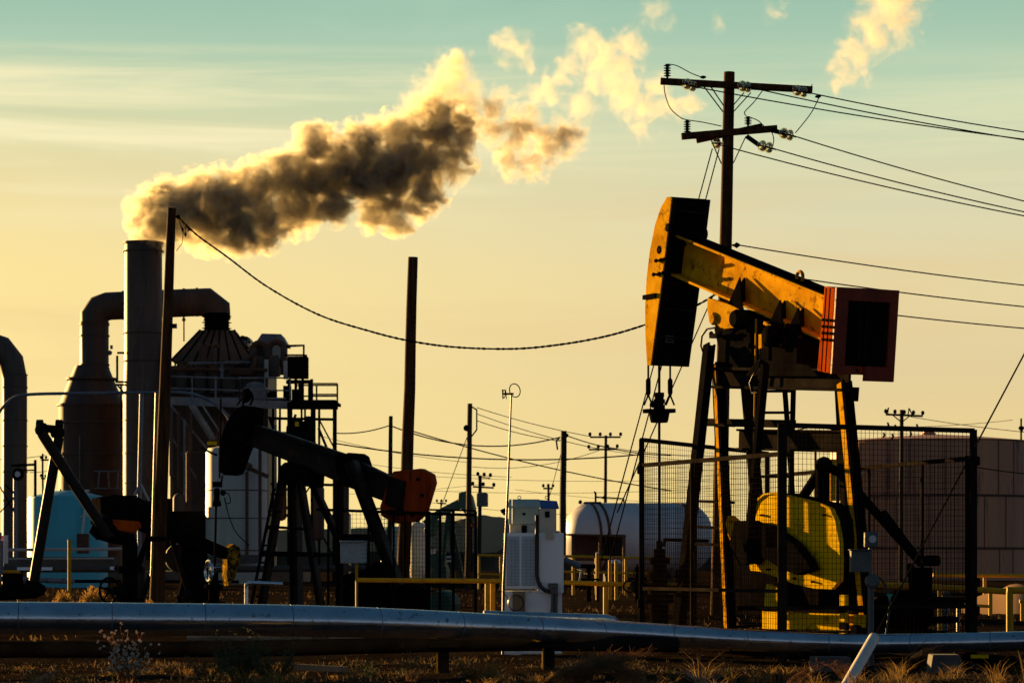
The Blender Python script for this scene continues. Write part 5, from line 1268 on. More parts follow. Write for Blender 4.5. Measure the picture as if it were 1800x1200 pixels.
# ------------------------------------------------------------------ middle pumpjack (dark)
B_ = Frame(520, 62, 24)
p2_ = thing('pumpjack', B_.pt(0, 0, 0), 'dark mid-distance pumpjack with dull red octagonal counterweight', 'pumpjack', 'pumpjacks in the oil field')
def bs(name, pts, v0, v1, mat, par=p2_, bevel=.02): return MB().prism(side_poly(B_, pts, v0), B_.V*(v1-v0)).build(name, mat, par, bevel=bevel)
hd = bs('horse_head', [(425, 712), (441, 715), (440, 745), (436, 762), (420, 790), (405, 832), (393, 835), (383, 826), (384, 790), (390, 760), (402, 733), (412, 720)], -.3, .3, m_black)
b = MB(); b.tube(smoothpath([B_.side(x, y, -.2) for x, y in ((427, 712), (428, 700), (434, 690), (441, 690), (444, 700), (440, 712))], 4), .025, 6); b.tube(smoothpath([B_.side(x, y, .2) for x, y in ((417, 712), (424, 702), (430, 700), (436, 706))], 4), .02, 6); b.prism([B_.side(x, y, -.1) for x, y in ((427, 684), (436, 682), (443, 692), (438, 704), (429, 708))], B_.V*.04); b.build('lifting_bail', m_black, hd)
bs('walking_beam', [(432, 741), (500, 762), (600, 796), (704, 846), (700, 890), (640, 868), (560, 832), (500, 808), (430, 780)], -.12, .12, m_mid)
b = MB(); b.bar(B_.side(432, 743, -.2), B_.side(704, 848, -.2), .03, .12, ZV); b.build('beam_flange', m_dark, p2_)
cw2 = bs('counterweight', [(690, 828), (738, 823), (757, 833), (760, 848), (744, 902), (727, 917), (692, 919), (669, 906), (667, 890), (681, 848)], -.32, -.05, m_weight, bevel=.03)
bs('counterweight', [(690, 828), (738, 823), (757, 833), (760, 848), (744, 902), (727, 917), (692, 919), (669, 906), (667, 890), (681, 848)], .05, .32, m_weight, bevel=.03)
b = MB()
for x, y in ((700, 845), (735, 842), (742, 870), (700, 900), (725, 905)): b.lathe(B_.side(x, y, -.33), [(.04, -.02), (.04, .03)], 8, axis=-B_.V)
b.build('bolt', m_dark, cw2)
b = MB(); b.box(B_.side(695, 900, -.36), .35, .08, .12, (B_.U, B_.V, ZV)); b.prism(side_poly(B_, [(683, 836), (712, 846), (706, 898), (676, 886)], -.37), B_.V*.06); b.build('clamp_plate', m_dark, p2_)
bs('saddle_bearing', [(488, 822), (500, 812), (530, 818), (545, 832), (543, 855), (487, 852)], -.35, .35, m_black)
def leg2(a, c, va, vc, w_, name='leg', mat=m_mid): MB().ibeam(B_.side(*a, va), B_.side(*c, vc), w_, w_*.8, B_.V, .02).build(name, mat, p2_)
leg2((496, 845), (456, 1090), -.3, -.7, .17); leg2((518, 845), (522, 1090), -.1, -.1, .25, 'post'); leg2((528, 848), (568, 1090), -.3, -.8, .17); leg2((541, 832), (606, 970), .2, .4, .16)
b = MB()
for i in range(7):
    y = 868+i*30; f_ = (y-845)/245; b.bar(B_.side(480-36*f_, y, -.45), B_.side(495-36*f_+6, y+1, -.5), .04, .04, B_.V)
b.bar(B_.side(482, 858, -.4), B_.side(438, 1080, -.8), .05, .05, B_.V); b.build('ladder', m_black, p2_)
for y in (975, 1005): pass
b = MB(); b.bar(B_.side(462, 972, -.6), B_.side(560, 974, -.6), .08, .1, B_.V); b.bar(B_.side(470, 925, -.5), B_.side(545, 930, -.5), .06, .06, B_.V); b.build('cross_beam', m_black, p2_)
bs('equalizer', [(590, 800), (596, 796), (604, 798), (612, 795), (620, 800), (630, 830), (622, 860), (596, 850), (588, 815)], -.4, .4, m_black)
leg2((602, 815), (601, 1085), .35, .5, .25, 'pitman_arm'); leg2((618, 812), (700, 1030), -.4, -.5, .27, 'pitman_arm')
bs('crank_arm', [(660, 985), (690, 1000), (700, 1050), (620, 1080), (600, 1060), (600, 1030)], -.35, -.15, m_black)
bs('cross_member', [(598, 938), (662, 938), (662, 952), (598, 950)], -.3, -.2, m_black)
bs('gear_reducer', [(602, 1010), (640, 1000), (700, 1020), (730, 1040), (735, 1085), (600, 1085)], -.2, .5, m_black)
b = MB(); b.lathe(B_.side(770, 1062, -.2), [(.1, 0), (.28, .02), (.30, .1), (.30, .5), (.25, .6)], 24, axis=B_.V); b.build('motor', m_green, p2_)
bs('base_skid', [(440, 1078), (800, 1080), (800, 1092), (440, 1090)], -.8, .8, m_black)
cp2 = tag(MB().box(P(621.5, 970, 59.6), 46/F*59.6, .12, 39/F*59.6).box(P(622, 951, 59.55), 49/F*59.6, .18, .03).build('panel_board', m_plate, bevel=.015), 'pale grey rectangular panel in front of the middle pumpjack', 'panel')
tag(MB().tube([P(627, 990, 59.7), G(627, 59.7, -.1)], .03, 6).build('panel_post', m_rail), 'thin rusty yellow post under the pale grey panel', 'post')
# polished rod group of the middle pumpjack
rx = B_.side(387, 800, 0)
def rp(x, y): return Vector(((x-900)/F*61.6, 61.6, zat(y, 61.6)))
b = MB(); b.tube([rp(388, 700), rp(386, 840)], .022, 6); b.tube([rp(391, 835), rp(389, 850)], .02, 6); b.build('bridle_cable', m_dark, p2_)
b = MB(); b.box(rp(382, 851), .20, .16, .12); b.lathe(rp(381, 888), [(.09, -.02), (.10, .03), (.08, .1), (.06, .12), (.07, .3), (.05, .38)], 12); b.ball(rp(392, 866), .07, 1); b.build('carrier_bar', m_black, p2_)
MB().tube([rp(380, 880), rp(377, 1010)], .026, 8).build('polished_rod', m_dark, p2_)
MB().tube(smoothpath([rp(x, y) for x, y in ((392, 866), (402, 868), (405, 882), (397, 884), (395, 875), (402, 905), (415, 935), (438, 958))], 5), .012, 5).build('cable', m_wire, p2_)
w2 = thing('wellhead', G(376, 61.6), 'dark wellhead with round flanges under the middle pumpjack rod', 'wellhead')
MB().lathe(G(376, 61.6), [(.25, 0), (.25, .15), (.12, .2), (.12, .45), (.2, .47), (.2, .55), (.1, .57), (.1, zat(1005, 61.6))], 14).build('casing_head', m_black, w2)
MB().ring(P(367, 1003, 61.5), .22, .03, (1, .5, 0), 22, 6).ring(P(371, 1010, 61.4), .13, .02, (1, .4, 0), 18, 6).tube([P(362, 996, 61.5), P(392, 997, 61.5)], .012, 5).build('valve_wheel', m_silver, w2)
# mesh fence behind / right of the middle pumpjack
fz = thing('safety_cage', G(735, 59), 'low mesh cage fence standing right of the middle pumpjack', 'fence')
fa, fb, fc = G(577, 62.5), G(752, 57.5), G(834, 60.5)
Hf = zat(896, 60)
wire_panel(fz, G(640, 59), G(758, 57.6), .05, zat(897, 58.5), dx=.085, dz=.085, r=.003, mat=m_mesh); wire_panel(fz, G(758, 57.6), G(834, 60.6), .05, zat(903, 58.5), dx=.085, dz=.085, r=.003, mat=m_mesh)
wire_panel(fz, G(577, 64), G(690, 63.8), .05, zat(897, 64), dx=.09, dz=.09, r=.003, mat=m_mesh)
b = MB(); b.bar(P(556, 895, 60), P(836, 905, 60), .06, .07, ZV); b.build('top_rail', m_black, fz)
b = MB(); b.bar(P(640, 893, 62), P(836, 897, 62), .04, .05, ZV); b.build('top_rail', m_black, fz)
for x, w_ in ((577, 4), (648, 4), (692, 4), (712, 3), (752, 9), (773, 4), (797, 5), (836, 5)): MB().bar(P(x, 898, 60), G(x, 60, -.1), w_/F*60, .05, XV).build('post', m_black, fz)
MB().bar(P(794, 902, 59), G(797, 59, 0), .05, .05, XV).build('gate_post', m_black, fz)

# ------------------------------------------------------------------ low pumpjack at the left, head down
C_ = Frame(290, 66, -20)
p3_ = thing('pumpjack', C_.pt(0, 0, 0), 'low dark pumpjack behind the leaning pole with its yellow spotted head lowered', 'pumpjack', 'pumpjacks in the oil field')
def cs(name, pts, v0, v1, mat, par=p3_, bevel=.02): return MB().prism(side_poly(C_, pts, v0), C_.V*(v1-v0)).build(name, mat, par, bevel=bevel)
cs('counterweight', [(176, 874), (200, 869), (240, 871), (262, 884), (268, 900), (262, 930), (238, 927), (200, 920), (178, 900)], -.5, .5, m_black)
cs('weight_block', [(194, 912), (246, 916), (250, 926), (236, 936), (202, 931), (196, 926)], -.55, -.2, m_orange)
cs('walking_beam', [(240, 900), (320, 928), (400, 962), (398, 982), (310, 952), (240, 930)], -.15, .15, m_black)
cs('horse_head', [(401, 962), (412, 955), (422, 962), (424, 978), (414, 1015), (402, 1030), (399, 1010), (400, 985)], -.25, .25, M('spotted_yellow', (.50, .30, .02), (.02, .015, .01), rough=.6, scale=4.5, rust=(.02, .012, .008), rust_amt=.5, spec=0))
for a, c in (((300, 940), (345, 1085)), ((292, 940), (262, 1085)), ((286, 945), (240, 1080))): MB().tube([C_.side(*a, -.1), C_.side(*c, -.1)], .06, 10).build('leg', m_dark, p3_)
for a, c, v in (((330, 935), (322, 1080), .3), ((345, 940), (312, 1080), .3), ((355, 960), (360, 1080), .2)): MB().ibeam(C_.side(*a, v), C_.side(*c, v), .2, .2, C_.V).build('post', m_black, p3_)
cs('gear_reducer', [(330, 1000), (355, 960), (366, 1000), (366, 1085), (325, 1085)], 0, .5, m_black)
b = MB(); b.lathe(C_.side(238, 1030, .3), [(.24, -.5), (.24, .45), (.2, .5)], 18); b.build('drum', m_plant, p3_)
b = MB(); b.lathe(C_.side(316, 980, .5), [(.10, 0), (.34, .02), (.34, .1), (.1, .12)], 24, axis=C_.V); b.build('belt_wheel', m_plant, p3_)
b = MB()
for i in range(9): b.ball(C_.side(325+random.uniform(-12, 14), 1048+random.uniform(-8, 8), -.3), random.uniform(.05, .1), 1)
b.build('clutter', m_dark, p3_)
cs('base_skid', [(230, 1076), (400, 1076), (400, 1090), (230, 1090)], -.7, .7, m_black)

# ------------------------------------------------------------------ folded pipe loop and valve on the left
ZY = 46
zl = thing('pipe_loop', G(80, ZY), 'tall folded black steel pipe loop with swivel elbows at the left', 'pipe')
def z_(x, y, d=0): return P(x, y, ZY+d)
MB().tube([z_(103, 768), z_(80, 900), z_(58, 1032)], .085, 14).build('rear_arm', m_mid, zl)
MB().tube([z_(74, 762, -.2), z_(130, 850, -.2), z_(193, 945, -.2)], .085, 14).build('front_arm', m_mid, zl)
b = MB(); b.tube([z_(73, 752), z_(104, 755)], .065, 12); b.ball(z_(74, 755, -.1), .12, 2); b.ball(z_(101, 760), .12, 2); b.lathe(z_(104, 748), [(.1, -.05), (.1, .05)], 12, axis=XV); b.lathe(z_(70, 748), [(.1, -.05), (.1, .05)], 12, axis=XV); b.build('swivel_elbow', m_dark, zl)
b = MB(); b.tube([z_(58, 1020), z_(55, 1040), z_(20, 1042), z_(-30, 1042)], .11, 12); b.ball(z_(58, 1036), .17, 2, (1.3, 1, .8)); b.box(z_(22, 1022), .3, .2, .28); b.build('base_joint', m_black, zl)
va_ = thing('valve_assembly', G(232, ZY), 'black valve stack with spoked handwheel at the foot of the folded pipe', 'valve assembly')
b = MB(); b.lathe(z_(228, 1110), [(.15, 0), (.15, .45), (.22, .46), (.22, .54), (.13, .55), (.13, .95), (.21, .96), (.21, 1.06), (.13, 1.07), (.13, 1.35), (.12, 1.5)], 18)
b.tube([z_(228, 965), z_(226, 948), z_(212, 945), z_(195, 942), z_(172, 935)], .11, 12); b.build('valve_body', m_black, va_)
b = MB(); b.ball(z_(190, 935, -.1), .16, 2); b.lathe(z_(178, 925, -.1), [(.08, -.2), (.12, -.1), (.12, .1), (.08, .2)], 10, axis=(1, 0, 1)); b.box(z_(170, 918, -.1), .18, .1, .06); b.box(z_(176, 945, -.1), .14, .1, .06); b.build('swivel_elbow', m_black, va_)
b = MB(); b.tube([z_(228, 1038, -.1), z_(195, 1037, -.3)], .07, 10); b.lathe(z_(215, 1038, -.2), [(.11, -.08), (.13, 0), (.11, .08)], 12, axis=XV); b.build('valve_stem', m_black, va_)
hw = MB(); hc = z_(192, 1037, -.35); hax = Vector((1, -.9, 0)).normalized(); hw.ring(hc, .20, .02, hax, 28, 7)
ha = hax.cross(ZV).normalized()
for i in range(5): a = i*2*math.pi/5+.3; hw.tube([hc, hc+(ha*math.cos(a)+ZV*math.sin(a))*.19], .014, 5)
hw.ball(hc, .05, 1); hw.build('handwheel', m_black, va_)
b = MB()
b.tube([z_(222, 1000), z_(205, 998), z_(203, 1001)], .04, 8); b.tube([z_(240, 1000), z_(262, 940)], .05, 8); b.build('side_pipe', m_black, va_)

# ------------------------------------------------------------------ small green pumpjack far away
D_ = Frame(790, 150, 10)
p4_ = thing('pumpjack', D_.pt(0, 0, 0), 'small distant green pumpjack with its head raised to the right', 'pumpjack', 'pumpjacks in the oil field')
def ds_(name, pts, v0, v1, mat, par=p4_): return MB().prism(side_poly(D_, pts, v0), D_.V*(v1-v0)).build(name, mat, par, bevel=.02)
ds_('horse_head', [(806, 866), (820, 862), (828, 872), (833, 892), (833, 916), (825, 914), (817, 902), (805, 888)], -.35, .35, m_green)
ds_('walking_beam', [(807, 876), (813, 892), (775, 906), (750, 925), (742, 916), (768, 896)], -.2, .2, m_green)
ds_('counterweight', [(745, 930), (758, 908), (768, 915), (760, 940), (748, 944)], -.5, .5, m_green)
for a, c, v in (((787, 905), (776, 1023), -.4), ((790, 905), (798, 1023), -.4), ((792, 905), (814, 1023), .4)): MB().ibeam(D_.side(*a, v), D_.side(*c, v), .17, .17, D_.V).build('leg', m_green, p4_)
ds_('gear_reducer', [(750, 975), (775, 970), (785, 1000), (785, 1023), (748, 1023)], -.4, .4, m_green)
ds_('pitman_arm', [(752, 930), (757, 930), (757, 990), (752, 990)], -.5, -.4, m_green)
MB().tube([D_.side(829, 914, 0), D_.side(829, 1005, 0)], .04, 6).build('polished_rod', m_dark, p4_)
MB().ball(D_.side(831, 922, -.1), .14, 1).build('red_marker', m_red, p4_)
for j, y in enumerate((978, 985)): MB().box(D_.side(790, y, -.7), .3, .03, .12).build('white_plate', m_signw, p4_)
# ------------------------------------------------------------------ vegetation
rnd = random.Random(5)
def weed(name, px, Y, h, spread, n, mat, label, cat, seeds=False, leafy=True, lean=0, leafmat=None, group=None):
    t = thing(name, G(px, Y, hgt((px-900)/F*Y, Y)), label, cat, group)
    base = ORG[t.name]; b = MB(); lf = MB(); sd = MB()
    for i in range(n):
        a = rnd.uniform(0, 2*math.pi); d = Vector((math.cos(a)*spread+lean*h, math.sin(a)*spread*.8, h*rnd.uniform(.55, 1)))*rnd.uniform(.6, 1)
        p0 = base+Vector((math.cos(a), math.sin(a), 0))*.03
        pts = [p0+d*t_+Vector((0, 0, -.12*h*t_*t_))+Vector((rnd.gauss(0, .01), rnd.gauss(0, .01), 0)) for t_ in (0, .33, .66, 1)]
        b.tube(pts, [.0035, .003, .0022, .0014], 3, cap=False)
        for k in range(7):
            t_ = rnd.uniform(.25, 1); p = pts[0].lerp(pts[3], t_); q = p+Vector((rnd.gauss(0, .06), rnd.gauss(0, .06), rnd.uniform(.02, .09)))*(h*1.6)
            b.tube([p, q], [.0018, .001], 3, cap=False)
            if seeds:
                for _ in range(2): sd.ball(q+Vector((rnd.gauss(0, .006), rnd.gauss(0, .006), rnd.gauss(0, .006))), rnd.uniform(.005, .013), 1)
            if leafy:
                for _ in range(6):
                    c = p.lerp(q, rnd.random()); u = Vector((rnd.gauss(0, 1), rnd.gauss(0, 1), rnd.gauss(0, 1))).normalized(); v = u.orthogonal().normalized(); l = rnd.uniform(.008, .022)
                    lf.face([c, c+u*l*.5+v*l*.22, c+u*l, c+u*l*.5-v*l*.22])
    b.build('stem', mat, t, smooth=False, recalc=False)
    if leafy: lf.build('foliage', leafmat or m_weed, t, smooth=False, recalc=False)
    if seeds: sd.build('seed_head', m_seed, t)
    return t
weed('weed_plant', 225, 23.6, .60, .16, 24, m_dry, 'tall dry weed with pale seed heads at the lower left', 'weed', seeds=True, leafy=False)
weed('weed_plant', 420, 24.2, .54, .22, 70, m_weed, 'dark green bushy weed rising over the pipeline, left of centre', 'weed')
weed('weed_plant', 480, 24.0, .42, .20, 45, m_weed, 'lower dark green weed right beside the tallest bushy one', 'weed')
weed('weed_plant', 370, 23.8, .34, .2, 22, m_weed, 'sparse low green weed left of the bushy one', 'weed')
weed('weed_plant', 720, 24.6, .34, .12, 14, m_dry, 'thin weed in front of the pipeline left of the steel stand', 'weed', lean=.2)
weed('weed_plant', 640, 24.8, .30, .1, 12, m_weed, 'small thin green weed below the silver pipeline', 'weed')
weed('weed_plant', 840, 24.2, .24, .16, 40, m_gold, 'bright yellow green weed clump between the two steel stands', 'weed', leafmat=m_gold)
weed('weed_plant', 470, 23.0, .10, .16, 26, m_gold, 'small golden weed clump at the bottom, below the bushy weed', 'weed', leafmat=m_gold)
weed('weed_plant', 870, 24.0, .16, .12, 20, m_gold, 'short golden clump just right of the bright one', 'weed', leafmat=m_gold)
# tumbleweed of arching dry stalks on the right of the stand
def arching(px, Y, h, w, n, label, name='dry_bush', mat=m_dry, lean=1, cat='dry bush', thick=.0026):
    base = G(px, Y, hgt((px-900)/F*Y, Y)); b = MB()
    for i in range(n):
        a = rnd.gauss(0, .5); L_ = rnd.uniform(.5, 1); x = rnd.uniform(-.25, .25)*w
        pts = []
        for k in range(6):
            t_ = k/5; pts.append(base+Vector((x+lean*w*L_*t_*1.0*math.cos(a), math.sin(a)*w*.4*t_, h*L_*(t_*1.6-t_*t_*.75)+rnd.gauss(0, .004))))
        b.tube(pts, [thick*(1-.14*k) for k in range(6)], 3, cap=False)
        for _ in range(2):
            k = rnd.randint(1, 4); p = pts[k]; b.tube([p, p+Vector((rnd.gauss(.05, .06), rnd.gauss(0, .05), rnd.uniform(0, .09)))], thick*.5, 3, cap=False)
    return tag(b.build(name, mat, smooth=False, recalc=False), label, cat)
arching(990, 24.6, .34, .75, 170, 'wide tangle of brown arching stalks under the pipeline, right of the steel stands')
arching(1120, 24.8, .28, -.5, 110, 'second brown tangle leaning left beneath the pipeline', lean=1)
arching(1070, 30.4, .62, -.42, 26, 'thin dry stalks arching up beside the right side of the cabinet', lean=1)
arching(1030, 30.8, .58, .55, 22, 'thin dry stalks arching right toward the cage behind the pipeline')
arching(1590, 27.0, .32, .45, 90, 'dark brown thicket right of the white wire sleeve', mat=m_litter)
arching(1500, 24.6, .26, -.3, 22, 'few reddish dry stalks left of the white wire sleeve')
arching(1390, 23.7, .22, .25, 26, 'small dry tuft at the bottom, below the yellow guard')
arching(1240, 23.9, .20, -.2, 30, 'small pale grass tuft at the bottom, right of centre', mat=m_seed, thick=.0018)
arching(60, 23.2, .16, .2, 14, 'few pale straws at the lower left corner', mat=m_seed, thick=.0018)
def brush(px, Y, w, h, n, label, mat=m_gold):
    t = thing('golden_bush', G(px, Y), label, 'bush'); base = G(px, Y); lf = MB(); st__ = MB()
    for i in range(n):
        a = rnd.uniform(0, 2*math.pi); e_ = rnd.random()**.5; z = rnd.uniform(.15, 1)
        c = base+Vector((math.cos(a)*e_*w*(1.05-z*.55)*(1+.25*math.sin(a*5+z*7)), math.sin(a)*e_*w*.7, z*h*(1-.35*e_*e_)*(1+.2*math.sin(a*3))))
        u = Vector((rnd.gauss(0, .6), rnd.gauss(0, .6), 1)).normalized(); v = u.orthogonal().normalized(); l = rnd.uniform(.03, .08)
        lf.face([c, c+u*l*.5+v*l*.12, c+u*l, c+u*l*.5-v*l*.12])
    for i in range(25):
        a = rnd.uniform(0, 2*math.pi); st__.tube([base, base+Vector((math.cos(a)*w*.7, math.sin(a)*w*.5, h*.8))], .006, 3, cap=False)
    st__.build('stem', m_dry, t, smooth=False); lf.build('foliage', mat, t, smooth=False, recalc=False)
brush(110, 56, .28, .40, 1500, 'small rounded golden bush between the folded pipe and the pipeline'); brush(163, 55, .36, .48, 2200, 'larger golden bush left of the spoked handwheel'); brush(262, 54, .2, .26, 700, 'low golden bush at the foot of the leaning pole')
brush(625, 75, .5, .4, 900, 'yellowish low bush behind the middle pumpjack legs', m_weed)
brush(735, 130, 1.2, 1.0, 900, 'dark scrub behind the mesh left of the green pumpjack', m_weed)
# litter of dry leaves, straw and stones on the foreground soil
b = MB(); s2 = MB(); st3 = MB()
for i in range(17000):
    Y = rnd.uniform(21.5, 30); x = rnd.uniform(-.205, .205)*Y; z = hgt(x, Y)
    den = mnoise.noise(Vector((x*1.3, Y*.5, 4)))
    if den < .02 and rnd.random() < .82: continue
    l = rnd.uniform(.010, .04)*(1+max(0, den)*1.8)*(1.6 if rnd.random() < .08 else 1); u = Vector((rnd.gauss(0, .6), rnd.gauss(0, .6), rnd.uniform(.1, 1.2))).normalized(); v = u.orthogonal().normalized()
    c = Vector((x, Y, z)); w_ = l*rnd.uniform(.04, .22)
    (b if rnd.random() < .62 else s2).face([c-v*w_*.5, c+u*l*.6-v*w_*.5, c+u*l, c+u*l*.6+v*w_*.5, c+v*w_*.5])
for i in range(900):
    Y = rnd.uniform(21.8, 34); x = rnd.uniform(-.205, .205)*Y; st3.ball((x, Y, hgt(x, Y)), rnd.uniform(.006, .028)*rnd.uniform(.5, 1), 1, (1, 1, .6))
g_ = MB()
for i in range(420):      # tufts of straw
    Y = rnd.uniform(22.3, 25.2); x = rnd.uniform(-.2, .2)*Y
    if mnoise.noise(Vector((x*.9, Y*.6, 12))) < -.02: continue
    z = hgt(x, Y); h_ = rnd.uniform(.05, .12)*(1.9 if rnd.random() < .3 else 1)*(1.7 if rnd.random() < .12 else 1)
    for k in range(rnd.randint(14, 34)):
        a = rnd.uniform(0, 6.28); d = Vector((math.cos(a)*rnd.uniform(.1, .7), math.sin(a)*.5, 1)).normalized(); v = d.orthogonal().normalized(); l = h_*rnd.uniform(.5, 1.1); c = Vector((x+rnd.gauss(0, .03), Y+rnd.gauss(0, .03), z))
        m__ = c+d*l*.6; e__ = c+d*l+Vector((math.cos(a)*l*.25, 0, -l*.1))
        (g_ if h_ > .13 and rnd.random() < .6 else b if rnd.random() < .7 else s2).face([c-v*.002, c+v*.002, m__+v*.0016, e__, m__-v*.0016])
tag(g_.build('straw', m_gold, smooth=False, recalc=False, org=(0, 0, 0)), 'taller golden straw catching the light along the bottom of the view', 'straw', kind='stuff')
o = b.build('ground_litter', m_litter, smooth=False, recalc=False, org=(0, 0, 0)); tag(o, 'dry leaves and straw scattered over the foreground soil', 'litter', kind='stuff')
o = s2.build('dry_grass', m_grass, smooth=False, recalc=False, org=(0, 0, 0)); tag(o, 'short dull green grass among the foreground litter', 'grass', kind='stuff')
o = st3.build('pebbles', m_conc, org=(0, 0, 0)); tag(o, 'pebbles strewn over the foreground soil', 'pebbles', kind='stuff')
b = MB(); b.bar(P(518, 1171, 24.6), P(612, 1176, 24.6), .03, .05, YV); tag(b.build('wood_plank', m_tan), 'pale weathered plank lying on the soil left of the steel stands', 'plank')
gz = MB()
for i in range(5000):
    Y = rnd.uniform(36, 120); x = rnd.uniform(-.2, .2)*Y; l = rnd.uniform(.03, .12); u = Vector((rnd.gauss(0, .5), rnd.gauss(0, .5), 1)).normalized(); v = u.orthogonal().normalized(); c = Vector((x, Y, hgt(x, Y)))
    if mnoise.noise(Vector((x*.3, Y*.12, 1))) < .0: continue
    gz.face([c-v*l*.15, c+u*l, c+v*l*.15])
tag(gz.build('low_scrub', m_litter, smooth=False, recalc=False, org=(0, 0, 0)), 'low dry scrub over the open ground between the machines', 'scrub', kind='stuff')

# ------------------------------------------------------------------ smoke
def smoke(name, label, puffs, Y, dens, step, dark=(.80, .80, .80), seed=0, lo=.0, hi=.50, amp=3.2, nscale=.62, aniso=.55, rs=1.42, dom=1.15, rim=(1, .92, .70), c0=.08, c1=1.0):
    rr_ = random.Random(seed); pts = []
    for (x, y, r, *w) in puffs:
        c = P(x, y, Y+rr_.uniform(-1, 1)*r/F*Y*.5); pts.append((c, r/F*Y*rs, (w[0] if w else 1.0)))
    # domain: union of lumps, remeshed to one closed skin
    b = MB()
    for c, r, w in pts: b.ball(c, r*dom, 3)
    me = bpy.data.meshes.new('tmp'); b.bm.to_mesh(me); b.bm.free()
    ob = bpy.data.objects.new('tmp', me); col.objects.link(ob)
    m = ob.modifiers.new('r', 'REMESH'); m.mode = 'VOXEL'; m.voxel_size = .30
    dg = bpy.context.evaluated_depsgraph_get(); me2 = bpy.data.meshes.new_from_object(ob.evaluated_get(dg))
    bpy.data.objects.remove(ob); me2.name = name; me2.materials.clear()
    o = bpy.data.objects.new(name, me2); col.objects.link(o); tag(o, label, 'smoke')
    mt = bpy.data.materials.new(name+'_volume'); mt.use_nodes = True; nt = mt.node_tree; L = nt.links.new
    for n in list(nt.nodes): nt.nodes.remove(n)
    out = nd(nt, 'ShaderNodeOutputMaterial'); vol = nd(nt, 'ShaderNodeVolumePrincipled')
    tc = nd(nt, 'ShaderNodeTexCoord'); V = tc.outputs['Object']
    def mathn(op, a, b_=None, c_=None, clamp=False):
        n = nd(nt, 'ShaderNodeMath', operation=op); n.use_clamp = clamp
        for i, x in enumerate((a, b_, c_)):
            if x is None: continue
            if isinstance(x, (int, float)): n.inputs[i].default_value = x
            else: L(x, n.inputs[i])
        return n.outputs[0]
    # warp the coordinates, then take the nearest puff's depth
    n0 = nd(nt, 'ShaderNodeTexNoise'); n0.inputs['Scale'].default_value = nscale; n0.inputs['Detail'].default_value = 3; L(V, n0.inputs['Vector'])
    sb = nd(nt, 'ShaderNodeVectorMath', operation='SUBTRACT'); L(n0.outputs['Color'], sb.inputs[0]); sb.inputs[1].default_value = (.5, .5, .5)
    sc_ = nd(nt, 'ShaderNodeVectorMath', operation='SCALE'); L(sb.outputs[0], sc_.inputs[0]); sc_.inputs['Scale'].default_value = 1.7
    ad = nd(nt, 'ShaderNodeVectorMath', operation='ADD'); L(V, ad.inputs[0]); L(sc_.outputs[0], ad.inputs[1]); W = ad.outputs[0]
    cur = None
    for c, r, w in pts:
        d = nd(nt, 'ShaderNodeVectorMath', operation='DISTANCE'); L(W, d.inputs[0]); d.inputs[1].default_value = c
        f = mathn('MULTIPLY_ADD', d.outputs['Value'], -w/r, w)
        cur = f if cur is None else mathn('SMOOTH_MAX', cur, f, .08)
    n1 = nd(nt, 'ShaderNodeTexNoise'); n1.inputs['Scale'].default_value = nscale*2.2; n1.inputs['Detail'].default_value = 7; n1.inputs['Roughness'].default_value = .68; L(W, n1.inputs['Vector'])
    g = mathn('MULTIPLY_ADD', n1.outputs[0], amp, mathn('SUBTRACT', cur, amp*.52))
    mr = nd(nt, 'ShaderNodeMapRange', interpolation_type='SMOOTHSTEP'); L(g, mr.inputs[0]); mr.inputs[1].default_value = lo; mr.inputs[2].default_value = hi
    den = mathn('MULTIPLY', mr.outputs[0], dens)
    L(den, vol.inputs['Density'])
    cr = nd(nt, 'ShaderNodeMapRange', interpolation_type='SMOOTHSTEP'); L(g, cr.inputs[0]); cr.inputs[1].default_value = c0; cr.inputs[2].default_value = c1
    cm = nd(nt, 'ShaderNodeMix', data_type='RGBA'); L(cr.outputs[0], cm.inputs[0]); cm.inputs[6].default_value = c4(rim); cm.inputs[7].default_value = c4(dark)  # gold edge tint puts the sunlit rims into the smoke colour
    L(cm.outputs[2], vol.inputs['Color']); vol.inputs['Anisotropy'].default_value = aniso
    L(vol.outputs[0], out.inputs['Volume'])
    mt.cycles.volume_sampling = 'MULTIPLE_IMPORTANCE' if hasattr(mt.cycles, 'volume_sampling') else 'DISTANCE'
    try: mt.cycles.volume_step_rate = step
    except Exception: pass
    me2.materials.append(mt)
    return o
main = [(250, 412, 17), (246, 388, 21), (262, 365, 32), (288, 395, 36), (300, 342, 30), (322, 372, 46), (345, 335, 30), (368, 385, 46), (400, 350, 44), (430, 388, 42), (415, 425, 26), (455, 425, 22), (455, 335, 42), (480, 390, 36), (505, 305, 40), (520, 360, 42), (550, 255, 32), (555, 320, 50), (600, 290, 48), (590, 360, 30), (640, 250, 34), (650, 315, 46), (690, 235, 32), (700, 300, 52), (680, 365, 32), (735, 285, 46), (745, 335, 34), (700, 385, 24), (655, 378, 26), (725, 368, 22), (770, 230, 42), (795, 285, 32), (812, 250, 24)]
mt_ = [(745, 190, 34), (738, 215, 30), (785, 160, 42), (770, 190, 36), (800, 108, 22), (795, 130, 28), (822, 180, 28), (830, 155, 18)]
m2 = [(835, 215, 30), (865, 215, 26), (880, 185, 24), (895, 240, 28), (925, 225, 30), (955, 250, 28), (990, 245, 28), (1010, 235, 18), (975, 270, 16), (900, 280, 26), (930, 292, 26), (965, 288, 18), (885, 305, 14)]
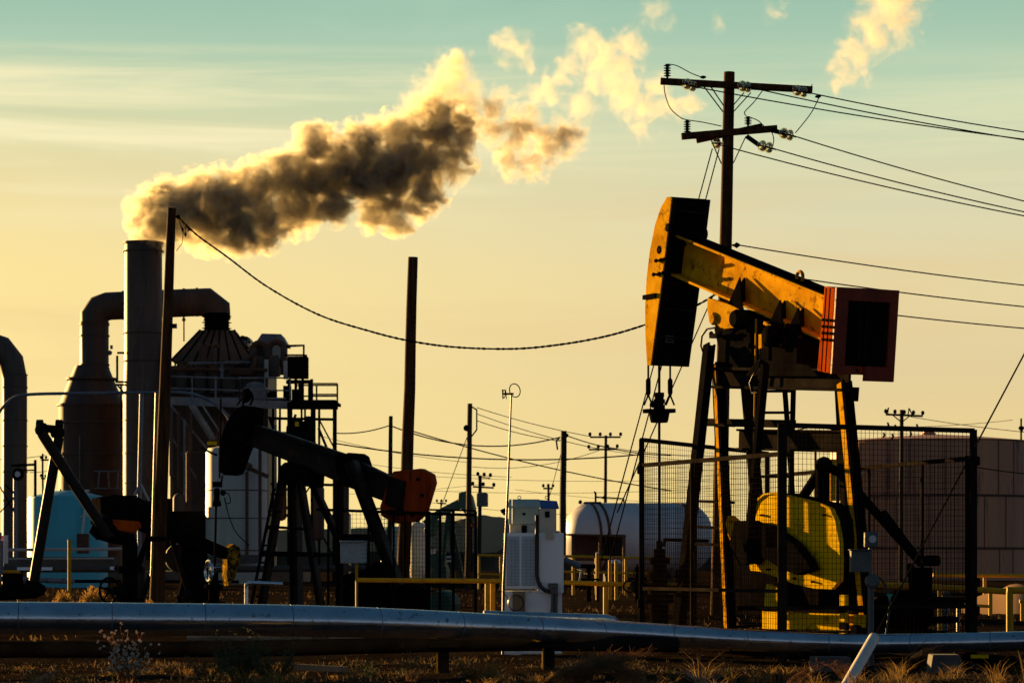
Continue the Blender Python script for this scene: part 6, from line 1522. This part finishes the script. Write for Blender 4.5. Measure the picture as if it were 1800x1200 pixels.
m3 = [(1030, 85, 26), (1060, 105, 34), (1090, 125, 32), (1045, 145, 22), (1100, 165, 30), (1020, 185, 22), (1005, 115, 18), (960, 145, 17), (940, 168, 16), (1155, 160, 22), (1200, 188, 17), (1222, 183, 13), (1075, 140, 26), (1135, 190, 28), (1110, 75, 22), (1175, 190, 22), (1130, 225, 18), (990, 140, 18), (975, 165, 16), (905, 85, 24), (880, 68, 14), (925, 110, 16)]
m4 = [(1565, -15, 42), (1570, 25, 36), (1535, 55, 32), (1505, 95, 28), (1480, 125, 20), (1470, 155, 13), (1585, 60, 18), (1520, 125, 16)]
m5 = [(1360, 22, 16), (1372, 8, 12), (1150, 22, 22), (1180, 40, 12), (1262, 40, 13)]
smoke('smoke_plume', 'thick dark smoke plume with golden rims streaming right from the stack', main, 150, 3.2, STEP, dark=(.30, .30, .34), seed=1)
smoke('rising_smoke', 'bright golden lobe of smoke rising from the right end of the dark plume', mt_, 150, 1.2, STEP, dark=(.80, .74, .62), seed=6, amp=3.2, hi=.8, dom=1.3)
smoke('drifting_smoke', 'brown and golden smoke drifting off right beyond the dark plume', m2, 150, 1.7, STEP, dark=(.40, .36, .33), seed=2, amp=4.2, hi=.9, dom=1.3, c0=.2, c1=.9)
smoke('smoke_wisps', 'pale golden smoke wisps left of the main power pole top', m3, 150, .8, STEP, dark=(.95, .88, .78), seed=3, amp=4.0, lo=.0, hi=1.2, nscale=.6, dom=1.4, rs=1.6)
smoke('smoke_cloud', 'detached golden smoke cloud high above the power lines at the right', m4, 150, .9, STEP, dark=(.95, .86, .76), seed=4, amp=4.5, lo=.0, hi=1.3, nscale=.6, dom=1.4, rs=1.6)
for nm, lab, pf_ in (('smoke_wisp', 'faint small wisp at the top edge between the pole and the golden cloud', m5[:2]), ('smoke_wisp', 'faint small wisp at the top edge above the crossarm end', m5[2:4]), ('smoke_wisp', 'tiniest faint wisp straight above the power pole', m5[4:])):
    smoke(nm, lab, pf_, 150, .35, STEP, dark=(.95, .90, .84), seed=5, amp=4, lo=.0, hi=1.3, nscale=.8, dom=1.4)
scene.cycles.volume_bounces = 2; scene.cycles.max_bounces = 8; scene.cycles.volume_max_steps = 256
